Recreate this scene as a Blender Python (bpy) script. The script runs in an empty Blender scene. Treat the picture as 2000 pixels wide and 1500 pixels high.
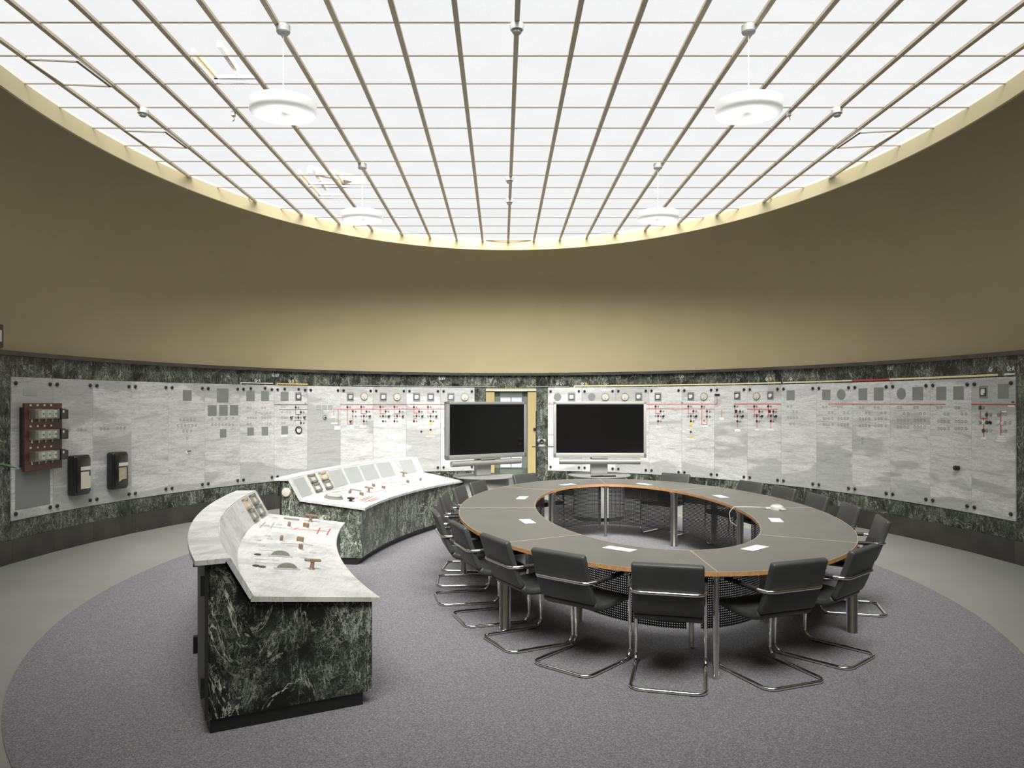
import bpy, bmesh, math, random
from mathutils import Vector, Matrix
from mathutils.geometry import tessellate_polygon
random.seed(7)
R = math.radians
C = bpy.context.scene.collection
SC = bpy.context.scene

# ------------------------------------------------------------------ camera, world, sun, exposure
F, YH, XH, CH = 1480.0, 786.0, 980.0, 1.9        # focal length in px, horizon row, principal column, eye height
cd = bpy.data.cameras.new('camera'); cam = bpy.data.objects.new('camera', cd); C.objects.link(cam)
cam.location = (0, 0, CH); cam.rotation_euler = (R(90), 0, 0)
cd.sensor_width = 36; cd.lens = F / 2000 * 36; cd.shift_x = (1000 - XH) / 2000; cd.shift_y = (YH - 750) / 2000
cd.clip_start = 0.05; SC.camera = cam
wd = bpy.data.worlds.new('sky'); SC.world = wd; wd.use_nodes = True
wb = wd.node_tree.nodes['Background']; wb.inputs[0].default_value = (0.95, 0.97, 1.0, 1); wb.inputs[1].default_value = 0.95
sd = bpy.data.lights.new('sun', 'SUN'); sun = bpy.data.objects.new('sun', sd); C.objects.link(sun)
sun.rotation_euler = (R(39), 0, 0); sun.location = (0, -6, 14)
sd.energy = 38.0; sd.angle = R(50); sd.color = (1.0, 0.985, 0.95)
GLOW = 0.96                                        # daylight carried by the frosted ceiling glass
SC.view_settings.view_transform = 'Standard'; SC.view_settings.look = 'None'
SC.view_settings.exposure = 0.0; SC.view_settings.gamma = 1.0; SC.view_settings.use_curve_mapping = False

# ------------------------------------------------------------------ helpers
def unp(x, y, z):
    d = F * (CH - z) / (y - YH); return Vector(((x - XH) * d / F, d, z))

def tag(o, label=None, cat=None, group=None, kind=None):
    if label: o['label'] = label
    if cat: o['category'] = cat
    if group: o['group'] = group
    if kind: o['kind'] = kind
    return o

def empty(name, loc=(0, 0, 0), rz=0.0, parent=None):
    o = bpy.data.objects.new(name, None); C.objects.link(o); o.location = loc; o.rotation_euler = (0, 0, rz)
    o.empty_display_size = 0.1
    if parent: o.parent = parent
    return o

def link(name, me, parent=None, loc=None, rot=None):
    o = bpy.data.objects.new(name, me); C.objects.link(o)
    if parent: o.parent = parent
    if loc is not None: o.location = loc
    if rot is not None: o.rotation_euler = rot
    return o

def copy_tree(o, parent=None):
    c = o.copy(); C.objects.link(c); c.parent = parent
    for ch in list(o.children): copy_tree(ch, c)
    return c

class MB:
    def __init__(s): s.v = []; s.f = []
    def add(s, vs, fs, M=None):
        b = len(s.v)
        s.v += [tuple(M @ Vector(p)) if M else tuple(p) for p in vs]
        s.f += [tuple(b + i for i in f) for f in fs]; return s
    def box(s, x0, x1, y0, y1, z0, z1, M=None):
        vs = [(x, y, z) for z in (z0, z1) for y in (y0, y1) for x in (x0, x1)]
        return s.add(vs, [(0, 2, 3, 1), (4, 5, 7, 6), (0, 1, 5, 4), (2, 6, 7, 3), (0, 4, 6, 2), (1, 3, 7, 5)], M)
    def rbox(s, x0, x1, y0, y1, z0, z1, r, seg=2, M=None):
        bm = bmesh.new(); bmesh.ops.create_cube(bm, size=1)
        for v in bm.verts:
            v.co = Vector(((x0 + x1) / 2 + v.co.x * (x1 - x0), (y0 + y1) / 2 + v.co.y * (y1 - y0), (z0 + z1) / 2 + v.co.z * (z1 - z0)))
        bmesh.ops.bevel(bm, geom=bm.edges[:], offset=r, segments=seg, profile=0.5, affect='EDGES')
        bm.verts.index_update()
        s.add([v.co for v in bm.verts], [[v.index for v in f.verts] for f in bm.faces], M); bm.free(); return s
    def prism(s, pts, z0, z1, M=None):
        n = len(pts)
        vs = [(p[0], p[1], z0) for p in pts] + [(p[0], p[1], z1) for p in pts]
        fs = [tuple(range(n - 1, -1, -1)), tuple(range(n, 2 * n))] + [(i, (i + 1) % n, n + (i + 1) % n, n + i) for i in range(n)]
        return s.add(vs, fs, M)
    def lathe(s, prof, n=20, M=None):
        vs = []; fs = []; m = len(prof)
        for k in range(n):
            a = 2 * math.pi * k / n
            vs += [(r * math.cos(a), r * math.sin(a), z) for r, z in prof]
        for k in range(n):
            for i in range(m - 1):
                a, b = k * m + i, ((k + 1) % n) * m + i
                fs.append((a, b, b + 1, a + 1))
        fs.append(tuple(k * m for k in range(n - 1, -1, -1))); fs.append(tuple(k * m + m - 1 for k in range(n)))
        return s.add(vs, fs, M)
    def tube(s, path, r, n=10, closed=False):
        P = [Vector(p) for p in path]; m = len(P); vs = []; fs = []
        T = []
        for i in range(m):
            a = P[(i - 1) % m] if closed or i > 0 else P[i]
            b = P[(i + 1) % m] if closed or i < m - 1 else P[i]
            T.append((b - a).normalized())
        ref = Vector((0, 0, 1)) if abs(T[0].z) < 0.9 else Vector((1, 0, 0))
        u = T[0].cross(ref).normalized()
        for i in range(m):
            u = (u - T[i] * u.dot(T[i])).normalized(); w = T[i].cross(u)
            for k in range(n):
                a = 2 * math.pi * k / n
                vs.append(P[i] + (u * math.cos(a) + w * math.sin(a)) * r)
        for i in range(m if closed else m - 1):
            j = (i + 1) % m
            off = 0
            if closed and j == 0:
                best = min(range(n), key=lambda q: (vs[i * n] - vs[q]).length); off = best
            for k in range(n):
                fs.append((i * n + k, i * n + (k + 1) % n, j * n + (k + 1 + off) % n, j * n + (k + off) % n))
        if not closed:
            fs.append(tuple(range(n - 1, -1, -1))); fs.append(tuple((m - 1) * n + k for k in range(n)))
        return s.add(vs, fs)
    def mesh(s, name, mat, smooth=30):
        me = bpy.data.meshes.new(name); me.from_pydata(s.v, [], s.f); me.materials.append(mat)
        bm = bmesh.new(); bm.from_mesh(me); bmesh.ops.recalc_face_normals(bm, faces=bm.faces); bm.to_mesh(me); bm.free()
        if smooth:
            me.polygons.foreach_set('use_smooth', [True] * len(me.polygons)); me.set_sharp_from_angle(angle=R(smooth))
        me.update(); return me
    def build(s, name, mat, parent=None, smooth=30, loc=None, rot=None):
        return link(name, s.mesh(name, mat, smooth), parent, loc, rot)

def fillet(pts, r, n=5, closed=False):
    out = []; m = len(pts); P = [Vector(p) for p in pts]
    for i in range(m):
        if not closed and i in (0, m - 1): out.append(P[i]); continue
        a, b, c = P[(i - 1) % m], P[i], P[(i + 1) % m]
        d1 = (a - b); d2 = (c - b); l1, l2 = d1.length, d2.length; d1.normalize(); d2.normalize()
        ang = d1.angle(d2)
        if ang > R(176): out.append(b); continue
        t = min(r / math.tan(ang / 2), l1 * 0.48, l2 * 0.48); rr = t * math.tan(ang / 2)
        cen = b + (d1 + d2).normalized() * (rr / math.sin(ang / 2))
        s0 = b + d1 * t - cen; s1 = b + d2 * t - cen
        for k in range(n + 1):
            q = s0.lerp(s1, k / n)
            out.append(cen + q.normalized() * rr)
    return out

# ------------------------------------------------------------------ materials
def ramp(nt, src, stops):
    r = nt.nodes.new('ShaderNodeValToRGB'); e = r.color_ramp.elements
    while len(e) < len(stops): e.new(0.5)
    for el, (p, c) in zip(e, stops):
        el.position = p; el.color = (c, c, c, 1) if not hasattr(c, '__len__') else (*c, 1)
    nt.links.new(src, r.inputs[0]); return r.outputs[0]

def mixc(nt, fac, a, b, mode='MIX'):
    m = nt.nodes.new('ShaderNodeMix'); m.data_type = 'RGBA'; m.blend_type = mode
    for sock, val in ((m.inputs[0], fac), (m.inputs[6], a), (m.inputs[7], b)):
        if hasattr(val, 'links'): nt.links.new(val, sock)
        elif hasattr(val, '__len__'): sock.default_value = (*val, 1)
        else: sock.default_value = val
    return m.outputs[2]

def coords(nt, scale=(1, 1, 1), rot=(0, 0, 0), vary=True):
    tc = nt.nodes.new('ShaderNodeTexCoord'); mp = nt.nodes.new('ShaderNodeMapping')
    mp.inputs['Scale'].default_value = scale; mp.inputs['Rotation'].default_value = rot
    nt.links.new(tc.outputs['Object'], mp.inputs['Vector'])
    if not vary: return mp.outputs[0]
    oi = nt.nodes.new('ShaderNodeObjectInfo'); mu = nt.nodes.new('ShaderNodeMath'); mu.operation = 'MULTIPLY'; mu.inputs[1].default_value = 37.0
    nt.links.new(oi.outputs['Random'], mu.inputs[0])
    va = nt.nodes.new('ShaderNodeVectorMath'); va.operation = 'ADD'
    nt.links.new(mp.outputs[0], va.inputs[0]); nt.links.new(mu.outputs[0], va.inputs[1]); return va.outputs[0]

def noise(nt, vec, scale, detail=4, rough=0.55, dist=0.0):
    n = nt.nodes.new('ShaderNodeTexNoise'); n.inputs['Scale'].default_value = scale; n.inputs['Detail'].default_value = detail
    n.inputs['Roughness'].default_value = rough; n.inputs['Distortion'].default_value = dist
    nt.links.new(vec, n.inputs['Vector']); return n

def new_mat(name):
    m = bpy.data.materials.new(name); m.use_nodes = True; nt = m.node_tree
    return m, nt, nt.nodes['Principled BSDF']

def simple(name, col, rough=0.5, metal=0.0, var=0.08, scale=12.0, bump=0.0, bscale=60.0, spec=0.5, coat=0.0):
    m, nt, b = new_mat(name)
    v = coords(nt); n = noise(nt, v, scale)
    lo = tuple(c * (1 - var) for c in col); hi = tuple(min(1, c * (1 + var)) for c in col)
    nt.links.new(ramp(nt, n.outputs['Fac'], [(0.3, lo), (0.7, hi)]), b.inputs['Base Color'])
    b.inputs['Roughness'].default_value = rough; b.inputs['Metallic'].default_value = metal
    b.inputs['Specular IOR Level'].default_value = spec; b.inputs['Coat Weight'].default_value = coat
    if bump:
        n2 = noise(nt, v, bscale, 3); bp = nt.nodes.new('ShaderNodeBump'); bp.inputs['Strength'].default_value = bump; bp.inputs['Distance'].default_value = 0.004
        nt.links.new(n2.outputs['Fac'], bp.inputs['Height']); nt.links.new(bp.outputs[0], b.inputs['Normal'])
    return m

def green_marble(name, dens=1.0, light=1.0, dark=(0.0085, 0.0100, 0.0078), cover=0.0):
    m, nt, b = new_mat(name); v = coords(nt)
    w = noise(nt, v, 3.2, 6, 0.65)
    add = nt.nodes.new('ShaderNodeVectorMath'); add.operation = 'MULTIPLY_ADD'; add.inputs[1].default_value = (0.8, 0.8, 0.8)
    nt.links.new(w.outputs['Color'], add.inputs[0]); nt.links.new(v, add.inputs[2]); wv = add.outputs[0]
    def mul(a, c): return mixc(nt, 1.0, a, c, 'MULTIPLY')
    def ridge(vec, scale, width, dist=1.0, det=8):
        n = noise(nt, vec, scale, det, 0.66, dist); return ramp(nt, n.outputs['Fac'], [(0.5 - width, 0.0), (0.5, 1.0), (0.5 + width, 0.0)])
    def patch(scale, lo, hi, det=4):
        n = noise(nt, v, scale, det, 0.6); return ramp(nt, n.outputs['Fac'], [(lo - cover, 0.0), (hi - cover, 1.0)])
    vo = nt.nodes.new('ShaderNodeTexVoronoi'); vo.feature = 'DISTANCE_TO_EDGE'; vo.inputs['Scale'].default_value = 5.5 * dens; nt.links.new(wv, vo.inputs['Vector'])
    crack = ramp(nt, vo.outputs['Distance'], [(0.0, 1.0), (0.016, 0.0)])
    vx = coords(nt, (2.4, 2.4, 0.9), (R(14), R(40), R(12))); streak = ridge(vx, 4.5 * dens, 0.016, 1.6)
    fine = ridge(wv, 9 * dens, 0.016, 1.6); hair = ridge(v, 26 * dens, 0.035, 2.2, 5)
    main = ridge(vx, 1.3 * dens, 0.0065, 1.0, 7); mm = patch(2.1, 0.38, 0.52)
    pa, pb, pc = patch(2.4 * dens, 0.46, 0.60), patch(4.0 * dens, 0.46, 0.60), patch(1.4 * dens, 0.45, 0.66)
    def sc(c, k): return mul(c, (k, k, k))
    L = lambda c: tuple(min(1, q * light) for q in c)
    col = mixc(nt, pc, dark, tuple(q * 2.4 for q in dark))
    col = mixc(nt, sc(mul(hair, pb), 0.18), col, L((0.17, 0.20, 0.155)))
    col = mixc(nt, sc(mul(fine, pa), 0.8), col, L((0.32, 0.35, 0.29)))
    col = mixc(nt, sc(mul(streak, pb), 0.7), col, L((0.34, 0.37, 0.31)))
    col = mixc(nt, sc(mul(crack, pa), 0.9), col, L((0.40, 0.43, 0.36)))
    col = mixc(nt, sc(mul(main, mm), 0.95), col, L((0.46, 0.49, 0.42)))
    nt.links.new(col, b.inputs['Base Color']); b.inputs['Roughness'].default_value = 0.34; b.inputs['Specular IOR Level'].default_value = 0.35
    return m

def grey_marble(name):
    m, nt, b = new_mat(name)
    v = coords(nt, (0.9, 1, 5.5), (0, R(11), 0)); n1 = noise(nt, v, 2.2, 7, 0.62, 0.8)
    s1 = ramp(nt, n1.outputs['Fac'], [(0.28, (0.40, 0.405, 0.40)), (0.45, (0.58, 0.585, 0.575)), (0.62, (0.67, 0.672, 0.66))])
    n2 = noise(nt, v, 3.6, 9, 0.7, 1.6); lines = ramp(nt, n2.outputs['Fac'], [(0.46, 0.0), (0.495, 1.0), (0.515, 0.0)])
    v2 = coords(nt, (0.35, 1, 1.25), (0, R(8), 0)); n3 = noise(nt, v2, 1.2, 3, 0.5, 0.5)
    tz = nt.nodes.new('ShaderNodeTexCoord'); sz = nt.nodes.new('ShaderNodeSeparateXYZ'); nt.links.new(tz.outputs['Object'], sz.inputs[0])
    dv = nt.nodes.new('ShaderNodeMath'); dv.operation = 'DIVIDE'; dv.inputs[1].default_value = 2.5; nt.links.new(sz.outputs[2], dv.inputs[0])
    bias = ramp(nt, dv.outputs[0], [(0.20, 1.0), (0.34, 0.25), (0.40, 0.0), (0.72, 0.05), (0.88, 0.75)])
    ma = nt.nodes.new('ShaderNodeMath'); ma.operation = 'MULTIPLY_ADD'; ma.inputs[1].default_value = 0.16; nt.links.new(bias, ma.inputs[0]); nt.links.new(n3.outputs['Fac'], ma.inputs[2])
    patch = ramp(nt, ma.outputs[0], [(0.585, 0.0), (0.61, 1.0)])
    c1 = mixc(nt, mixc(nt, 1.0, lines, (0.6, 0.6, 0.6), 'MULTIPLY'), s1, (0.22, 0.225, 0.22))
    c2 = mixc(nt, mixc(nt, 1.0, patch, (0.5, 0.5, 0.5), 'MULTIPLY'), c1, (0.27, 0.275, 0.27))
    nt.links.new(c2, b.inputs['Base Color']); b.inputs['Roughness'].default_value = 0.42; b.inputs['Specular IOR Level'].default_value = 0.35
    return m

def white_marble(name):
    m, nt, b = new_mat(name)
    v = coords(nt, (1, 1, 1), (0, 0, R(35))); n1 = noise(nt, v, 2.0, 6, 0.6, 1.2)
    s1 = ramp(nt, n1.outputs['Fac'], [(0.32, (0.39, 0.395, 0.385)), (0.5, (0.57, 0.575, 0.56)), (0.66, (0.63, 0.632, 0.616))])
    v3 = coords(nt, (6, 1, 1), (0, 0, R(30))); n2 = noise(nt, v3, 2.2, 7, 0.65, 1.4); l = ramp(nt, n2.outputs['Fac'], [(0.48, 0.0), (0.5, 1.0), (0.52, 0.0)])
    c = mixc(nt, mixc(nt, 1.0, l, (0.6, 0.6, 0.6), 'MULTIPLY'), s1, (0.26, 0.265, 0.26))
    nt.links.new(c, b.inputs['Base Color']); b.inputs['Roughness'].default_value = 0.38; b.inputs['Specular IOR Level'].default_value = 0.35
    return m

def carpet_mat():
    m, nt, b = new_mat('carpet_pile'); v = coords(nt, vary=False)
    n = noise(nt, v, 95, 2, 0.75); n2 = noise(nt, v, 260, 1, 0.6)
    c = ramp(nt, n.outputs['Fac'], [(0.34, (0.085, 0.082, 0.090)), (0.50, (0.165, 0.162, 0.170)), (0.68, (0.33, 0.327, 0.337))])
    c2 = mixc(nt, 0.35, c, ramp(nt, n2.outputs['Fac'], [(0.35, (0.08, 0.078, 0.085)), (0.65, (0.30, 0.297, 0.307))]))
    nt.links.new(c2, b.inputs['Base Color']); b.inputs['Roughness'].default_value = 0.95; b.inputs['Specular IOR Level'].default_value = 0.1
    bp = nt.nodes.new('ShaderNodeBump'); bp.inputs['Strength'].default_value = 0.5; bp.inputs['Distance'].default_value = 0.004
    nt.links.new(n.outputs['Fac'], bp.inputs['Height']); nt.links.new(bp.outputs[0], b.inputs['Normal'])
    return m

def glass_mat():
    m, nt, b = new_mat('frosted_daylight_glass'); out = nt.nodes['Material Output']
    v = coords(nt); n = noise(nt, v, 55, 3, 0.6); n2 = noise(nt, v, 1.3, 2)
    c = mixc(nt, 1.0, ramp(nt, n.outputs['Fac'], [(0.3, (0.93, 0.935, 0.92)), (0.7, (1.0, 1.0, 0.985))]), ramp(nt, n2.outputs['Fac'], [(0.3, 0.95), (0.7, 1.0)]), 'MULTIPLY')
    em = nt.nodes.new('ShaderNodeEmission'); em.inputs[1].default_value = GLOW; nt.links.new(c, em.inputs[0])
    tr = nt.nodes.new('ShaderNodeBsdfTransparent'); mx = nt.nodes.new('ShaderNodeMixShader'); mx.inputs[0].default_value = 0.5
    nt.links.new(em.outputs[0], mx.inputs[1]); nt.links.new(tr.outputs[0], mx.inputs[2]); nt.links.new(mx.outputs[0], out.inputs[0])
    return m

def perforated():
    m, nt, b = new_mat('perforated_black_steel'); out = nt.nodes['Material Output']
    b.inputs['Base Color'].default_value = (0.012, 0.012, 0.012, 1); b.inputs['Roughness'].default_value = 0.5
    uv = nt.nodes.new('ShaderNodeUVMap'); sp = nt.nodes.new('ShaderNodeSeparateXYZ'); nt.links.new(uv.outputs[0], sp.inputs[0])
    hs = []
    for k in (0, 1):
        mu = nt.nodes.new('ShaderNodeMath'); mu.operation = 'MULTIPLY'; mu.inputs[1].default_value = 55.0; nt.links.new(sp.outputs[k], mu.inputs[0])
        fr = nt.nodes.new('ShaderNodeMath'); fr.operation = 'FRACT'; nt.links.new(mu.outputs[0], fr.inputs[0])
        su = nt.nodes.new('ShaderNodeMath'); su.operation = 'SUBTRACT'; su.inputs[1].default_value = 0.5; nt.links.new(fr.outputs[0], su.inputs[0])
        ab = nt.nodes.new('ShaderNodeMath'); ab.operation = 'ABSOLUTE'; nt.links.new(su.outputs[0], ab.inputs[0]); hs.append(ab.outputs[0])
    mx = nt.nodes.new('ShaderNodeMath'); mx.operation = 'MAXIMUM'; nt.links.new(hs[0], mx.inputs[0]); nt.links.new(hs[1], mx.inputs[1])
    lt = nt.nodes.new('ShaderNodeMath'); lt.operation = 'LESS_THAN'; lt.inputs[1].default_value = 0.20; nt.links.new(mx.outputs[0], lt.inputs[0])
    tr = nt.nodes.new('ShaderNodeBsdfTransparent'); ms = nt.nodes.new('ShaderNodeMixShader')
    nt.links.new(lt.outputs[0], ms.inputs[0]); nt.links.new(b.outputs[0], ms.inputs[1]); nt.links.new(tr.outputs[0], ms.inputs[2]); nt.links.new(ms.outputs[0], out.inputs[0])
    return m

def clear_glass(name, tint=(0.9, 0.95, 0.9), clear=0.75):
    m, nt, b = new_mat(name); out = nt.nodes['Material Output']
    v = coords(nt); n = noise(nt, v, 9); r = ramp(nt, n.outputs['Fac'], [(0.3, clear - 0.05), (0.7, clear + 0.05)])
    b.inputs['Base Color'].default_value = (*tint, 1); b.inputs['Roughness'].default_value = 0.12
    tr = nt.nodes.new('ShaderNodeBsdfTransparent'); ms = nt.nodes.new('ShaderNodeMixShader')
    nt.links.new(r, ms.inputs[0]); nt.links.new(b.outputs[0], ms.inputs[1]); nt.links.new(tr.outputs[0], ms.inputs[2]); nt.links.new(ms.outputs[0], out.inputs[0])
    return m

def opal_shade():
    m, nt, b = new_mat('translucent_opal'); out = nt.nodes['Material Output']
    v = coords(nt); n = noise(nt, v, 3); c = ramp(nt, n.outputs['Fac'], [(0.3, (0.90, 0.90, 0.89)), (0.7, (0.94, 0.94, 0.93))])
    nt.links.new(c, b.inputs['Base Color']); b.inputs['Roughness'].default_value = 0.4
    t = nt.nodes.new('ShaderNodeBsdfTranslucent'); nt.links.new(c, t.inputs[0]); ms = nt.nodes.new('ShaderNodeMixShader'); ms.inputs[0].default_value = 0.42
    nt.links.new(b.outputs[0], ms.inputs[1]); nt.links.new(t.outputs[0], ms.inputs[2]); nt.links.new(ms.outputs[0], out.inputs[0])
    return m

def wood(name, a, b2, stretch=(14, 1.2, 14)):
    m, nt, b = new_mat(name); v = coords(nt, stretch); n = noise(nt, v, 3, 6, 0.6, 0.6)
    nt.links.new(ramp(nt, n.outputs['Fac'], [(0.3, a), (0.7, b2)]), b.inputs['Base Color']); b.inputs['Roughness'].default_value = 0.45
    return m

M = dict(
    wall=simple('beige_plaster', (0.37, 0.312, 0.192), 0.85, var=0.03, scale=1.5, bump=0.15, bscale=220, spec=0.15),
    fascia=simple('cream_fascia_paint', (0.66, 0.585, 0.37), 0.7, var=0.03, scale=2, spec=0.2),
    bar2=simple('shaded_bar', (0.20, 0.175, 0.125), 0.6, var=0.05),  # same bars as the taupe ones, colour darkened to offset sun on them
    bar=simple('taupe_glazing_bar', (0.60, 0.53, 0.40), 0.6, var=0.05),
    glass=glass_mat(), lino=simple('grey_linoleum', (0.255, 0.259, 0.241), 0.42, var=0.06, scale=1.2, bump=0.05, spec=0.4),
    carpet=carpet_mat(), green=green_marble('dark_green_marble', 1.0, 1.55), green2=green_marble('green_marble_cladding', 1.3, 1.35, (0.010, 0.0122, 0.0092), 0.025),
    green3=green_marble('light_green_marble', 1.15, 1.9, (0.013, 0.016, 0.012), 0.07),
    grey=grey_marble('grey_veined_marble'), white=white_marble('white_marble'),
    cap=simple('dark_brown_stone', (0.055, 0.050, 0.042), 0.35, var=0.35, scale=4),
    base=simple('dark_stone_base', (0.042, 0.041, 0.036), 0.3, var=0.4, scale=2.5),
    leather=simple('charcoal_leather', (0.052, 0.053, 0.050), 0.46, var=0.12, scale=6, bump=0.12, bscale=140, spec=0.45),
    chrome=simple('chrome', (0.82, 0.82, 0.80), 0.13, 1.0, var=0.03), satin=simple('satin_steel', (0.80, 0.80, 0.78), 0.26, 1.0, var=0.03), steel=simple('brushed_steel', (0.55, 0.55, 0.53), 0.3, 1.0),
    black=simple('black_plastic', (0.012, 0.012, 0.012), 0.4), rubber=simple('black_sleeve', (0.014, 0.014, 0.014), 0.6),
    top=simple('grey_brown_linoleum_top', (0.135, 0.132, 0.117), 0.42, var=0.05, scale=3, bump=0.04, bscale=300, spec=0.45),
    lip=wood('lit_beech_lip', (0.42, 0.34, 0.22), (0.50, 0.42, 0.29)), edge=wood('beech_edge', (0.42, 0.20, 0.075), (0.60, 0.33, 0.14)), perf=perforated(),
    paper=simple('white_paper', (0.62, 0.62, 0.605), 0.7, var=0.02), plastic=simple('pale_grey_plastic', (0.44, 0.44, 0.42), 0.4, var=0.03),
    barsilver=simple('dull_silver', (0.27, 0.27, 0.25), 0.4, 0.2, var=0.03), shelf=simple('grey_shelf', (0.22, 0.225, 0.215), 0.45, var=0.03), silver=simple('silver_plastic', (0.42, 0.42, 0.39), 0.38, 0.25, var=0.03), frame_l=simple('grey_screen_bezel', (0.26, 0.265, 0.25), 0.4, 0.2, var=0.03),
    screen=simple('black_screen', (0.006, 0.006, 0.006), 0.16, var=0.02, spec=0.35), cabinet=simple('light_grey_cabinet', (0.38, 0.385, 0.37), 0.5, var=0.03),
    red=simple('red_line_paint', (0.52, 0.055, 0.05), 0.5), olive=simple('olive_line_paint', (0.10, 0.10, 0.05), 0.5), yellow=simple('yellow_line_paint', (0.75, 0.55, 0.12), 0.5),
    pale=simple('pale_yellow_paint', (0.72, 0.67, 0.38), 0.5), whitep=simple('white_paint', (0.62, 0.62, 0.60), 0.5), plate=simple('grey_blanking_plate', (0.215, 0.227, 0.219), 0.5, var=0.03),
    ring=simple('grey_plug', (0.26, 0.262, 0.25), 0.6), dot=simple('dark_signal', (0.03, 0.03, 0.027), 0.35), mid=simple('grey_signal', (0.22, 0.235, 0.22), 0.35),
    cream=simple('cream_dial', (0.58, 0.56, 0.46), 0.35, var=0.03), whitedial=simple('white_dial', (0.66, 0.66, 0.64), 0.3, var=0.02),
    brownwood=wood('dark_red_board', (0.060, 0.022, 0.014), (0.105, 0.040, 0.026), (3, 3, 20)), caseglass=clear_glass('yellowed_case_glass', (0.60, 0.62, 0.48), 0.78),
    tagw=simple('white_tag', (0.80, 0.80, 0.78), 0.5, var=0.02), oldpaper=simple('yellowed_paper', (0.40, 0.36, 0.25), 0.7, var=0.15), bakelite=simple('black_bakelite', (0.012, 0.012, 0.012), 0.3, coat=0.3), knob=wood('brown_knob', (0.16, 0.10, 0.06), (0.27, 0.18, 0.11)),
    gaugeframe=simple('olive_gauge_frame', (0.20, 0.195, 0.165), 0.45), gaugebrass=simple('pinkish_gauge_frame', (0.42, 0.33, 0.25), 0.45),
    lightplate=simple('light_grey_plate', (0.36, 0.378, 0.37), 0.5, var=0.02), darkmetal=simple('dark_metal_door', (0.035, 0.036, 0.034), 0.45, 0.3), jamb=simple('ochre_jamb', (0.35, 0.28, 0.125), 0.6, var=0.03),
    doorgreen=simple('grey_green_door_paint', (0.11, 0.125, 0.105), 0.5, var=0.04), pane=clear_glass('clear_pane', (0.9, 0.92, 0.92), 0.9),
    opal=simple('opal_white', (0.86, 0.86, 0.85), 0.45, var=0.01), shade=opal_shade(), leaf=simple('green_leaf', (0.09, 0.20, 0.035), 0.45, var=0.35, scale=7), terracotta=simple('clay_pot', (0.25, 0.10, 0.05), 0.7),
    soil=simple('dark_soil', (0.03, 0.02, 0.014), 0.9), plaster=simple('white_attic_paint', (0.72, 0.70, 0.64), 0.8), beamwood=wood('pale_pine', (0.62, 0.50, 0.34), (0.75, 0.64, 0.46)),
    vest=simple('vestibule_paint', (0.34, 0.30, 0.20), 0.8),
)

# ------------------------------------------------------------------ room shell
EX, EY, EA, EB = 0.13, 8.1, 5.955, 7.56            # ellipse of the switchboard face
RX, RY, RA, RB = 0.128, 7.8, 4.77, 6.70            # ellipse of the ceiling opening
ZR, ZG = 4.82, 5.0                                  # rim underside, glass
def ell(cx, cy, a, b, t): return Vector((cx + a * math.cos(t), cy + b * math.sin(t), 0))

fl = MB(); fl.box(-8.5, 8.5, -4, 17.5, -0.05, 0.0)
floor = tag(fl.build('floor', M['lino'], smooth=0), 'grey linoleum floor around the carpet', kind='structure')

NW = 192; prof = [(0.0, 0.0), (0.0, 2.7), (0.0, 3.0)]
wv, wf = [], []
zs = [0.0, 1.3, 2.18, 2.7, 3.2, 3.7]; cove = 10
cols = len(zs) + cove
for k in range(NW):
    t = 2 * math.pi * k / NW
    w = ell(EX, EY, EA + 0.06, EB + 0.06, t); r = ell(RX, RY, RA, RB, t)
    for z in zs: wv.append((w.x, w.y, z))
    for i in range(1, cove + 1):
        s = i / cove * math.pi / 2; h = 1 - math.cos(s)
        p = w.lerp(r, h); wv.append((p.x, p.y, zs[-1] + (ZR - zs[-1]) * math.sin(s)))
for k in range(NW):
    k2 = (k + 1) % NW
    for i in range(cols - 1):
        a = wv[k * cols + i]; b = wv[k2 * cols + i]
        if i < 2 and a[1] > 14 and abs((a[0] + b[0]) / 2 - 0.19) < 0.42: continue
        if i < 3 and a[1] < 3 and abs((a[0] + b[0]) / 2 - EX) < 1.0: continue      # the doorway the view comes through
        wf.append((k * cols + i, k2 * cols + i, k2 * cols + i + 1, k * cols + i + 1))
wm = bpy.data.meshes.new('wall_back'); wm.from_pydata(wv, [], wf); wm.materials.append(M['wall'])
wm.polygons.foreach_set('use_smooth', [True] * len(wm.polygons)); wm.update()
wall = tag(link('wall_back', wm), 'curved beige plaster wall with coved top', kind='structure')

vb = MB(); x0, x1 = EX - 1.05, EX + 1.05
vb.box(x0 - 0.1, x0, -2.6, 0.72, 0, 2.75); vb.box(x1, x1 + 0.1, -2.6, 0.72, 0, 2.75); vb.box(x0 - 0.1, x1 + 0.1, -2.7, -2.6, 0, 2.75); vb.box(x0 - 0.1, x1 + 0.1, -2.7, 0.70, 2.70, 2.8)
tag(vb.build('wall_front', M['vest'], smooth=0), 'vestibule behind the entrance', kind='structure')

# fascia of the ceiling opening
fv = []; ff = []
for k in range(NW):
    t = 2 * math.pi * k / NW
    a = ell(RX, RY, RA, RB, t); b = ell(RX, RY, RA + 0.03, RB + 0.03, t)
    fv += [(a.x, a.y, ZR - 0.004), (a.x, a.y, ZG + 0.03), (b.x, b.y, ZG + 0.03), (b.x, b.y, ZR - 0.004)]
for k in range(NW):
    j = (k + 1) % NW
    for i in range(4): ff.append((k * 4 + i, j * 4 + i, j * 4 + (i + 1) % 4, k * 4 + (i + 1) % 4))
fm = bpy.data.meshes.new('trim_1'); fm.from_pydata(fv, [], ff); fm.materials.append(M['fascia']); fm.polygons.foreach_set('use_smooth', [True] * len(ff)); fm.set_sharp_from_angle(angle=R(40)); fm.update()
tag(link('trim_1', fm), 'cream fascia ring below the glass ceiling', kind='structure')

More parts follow.
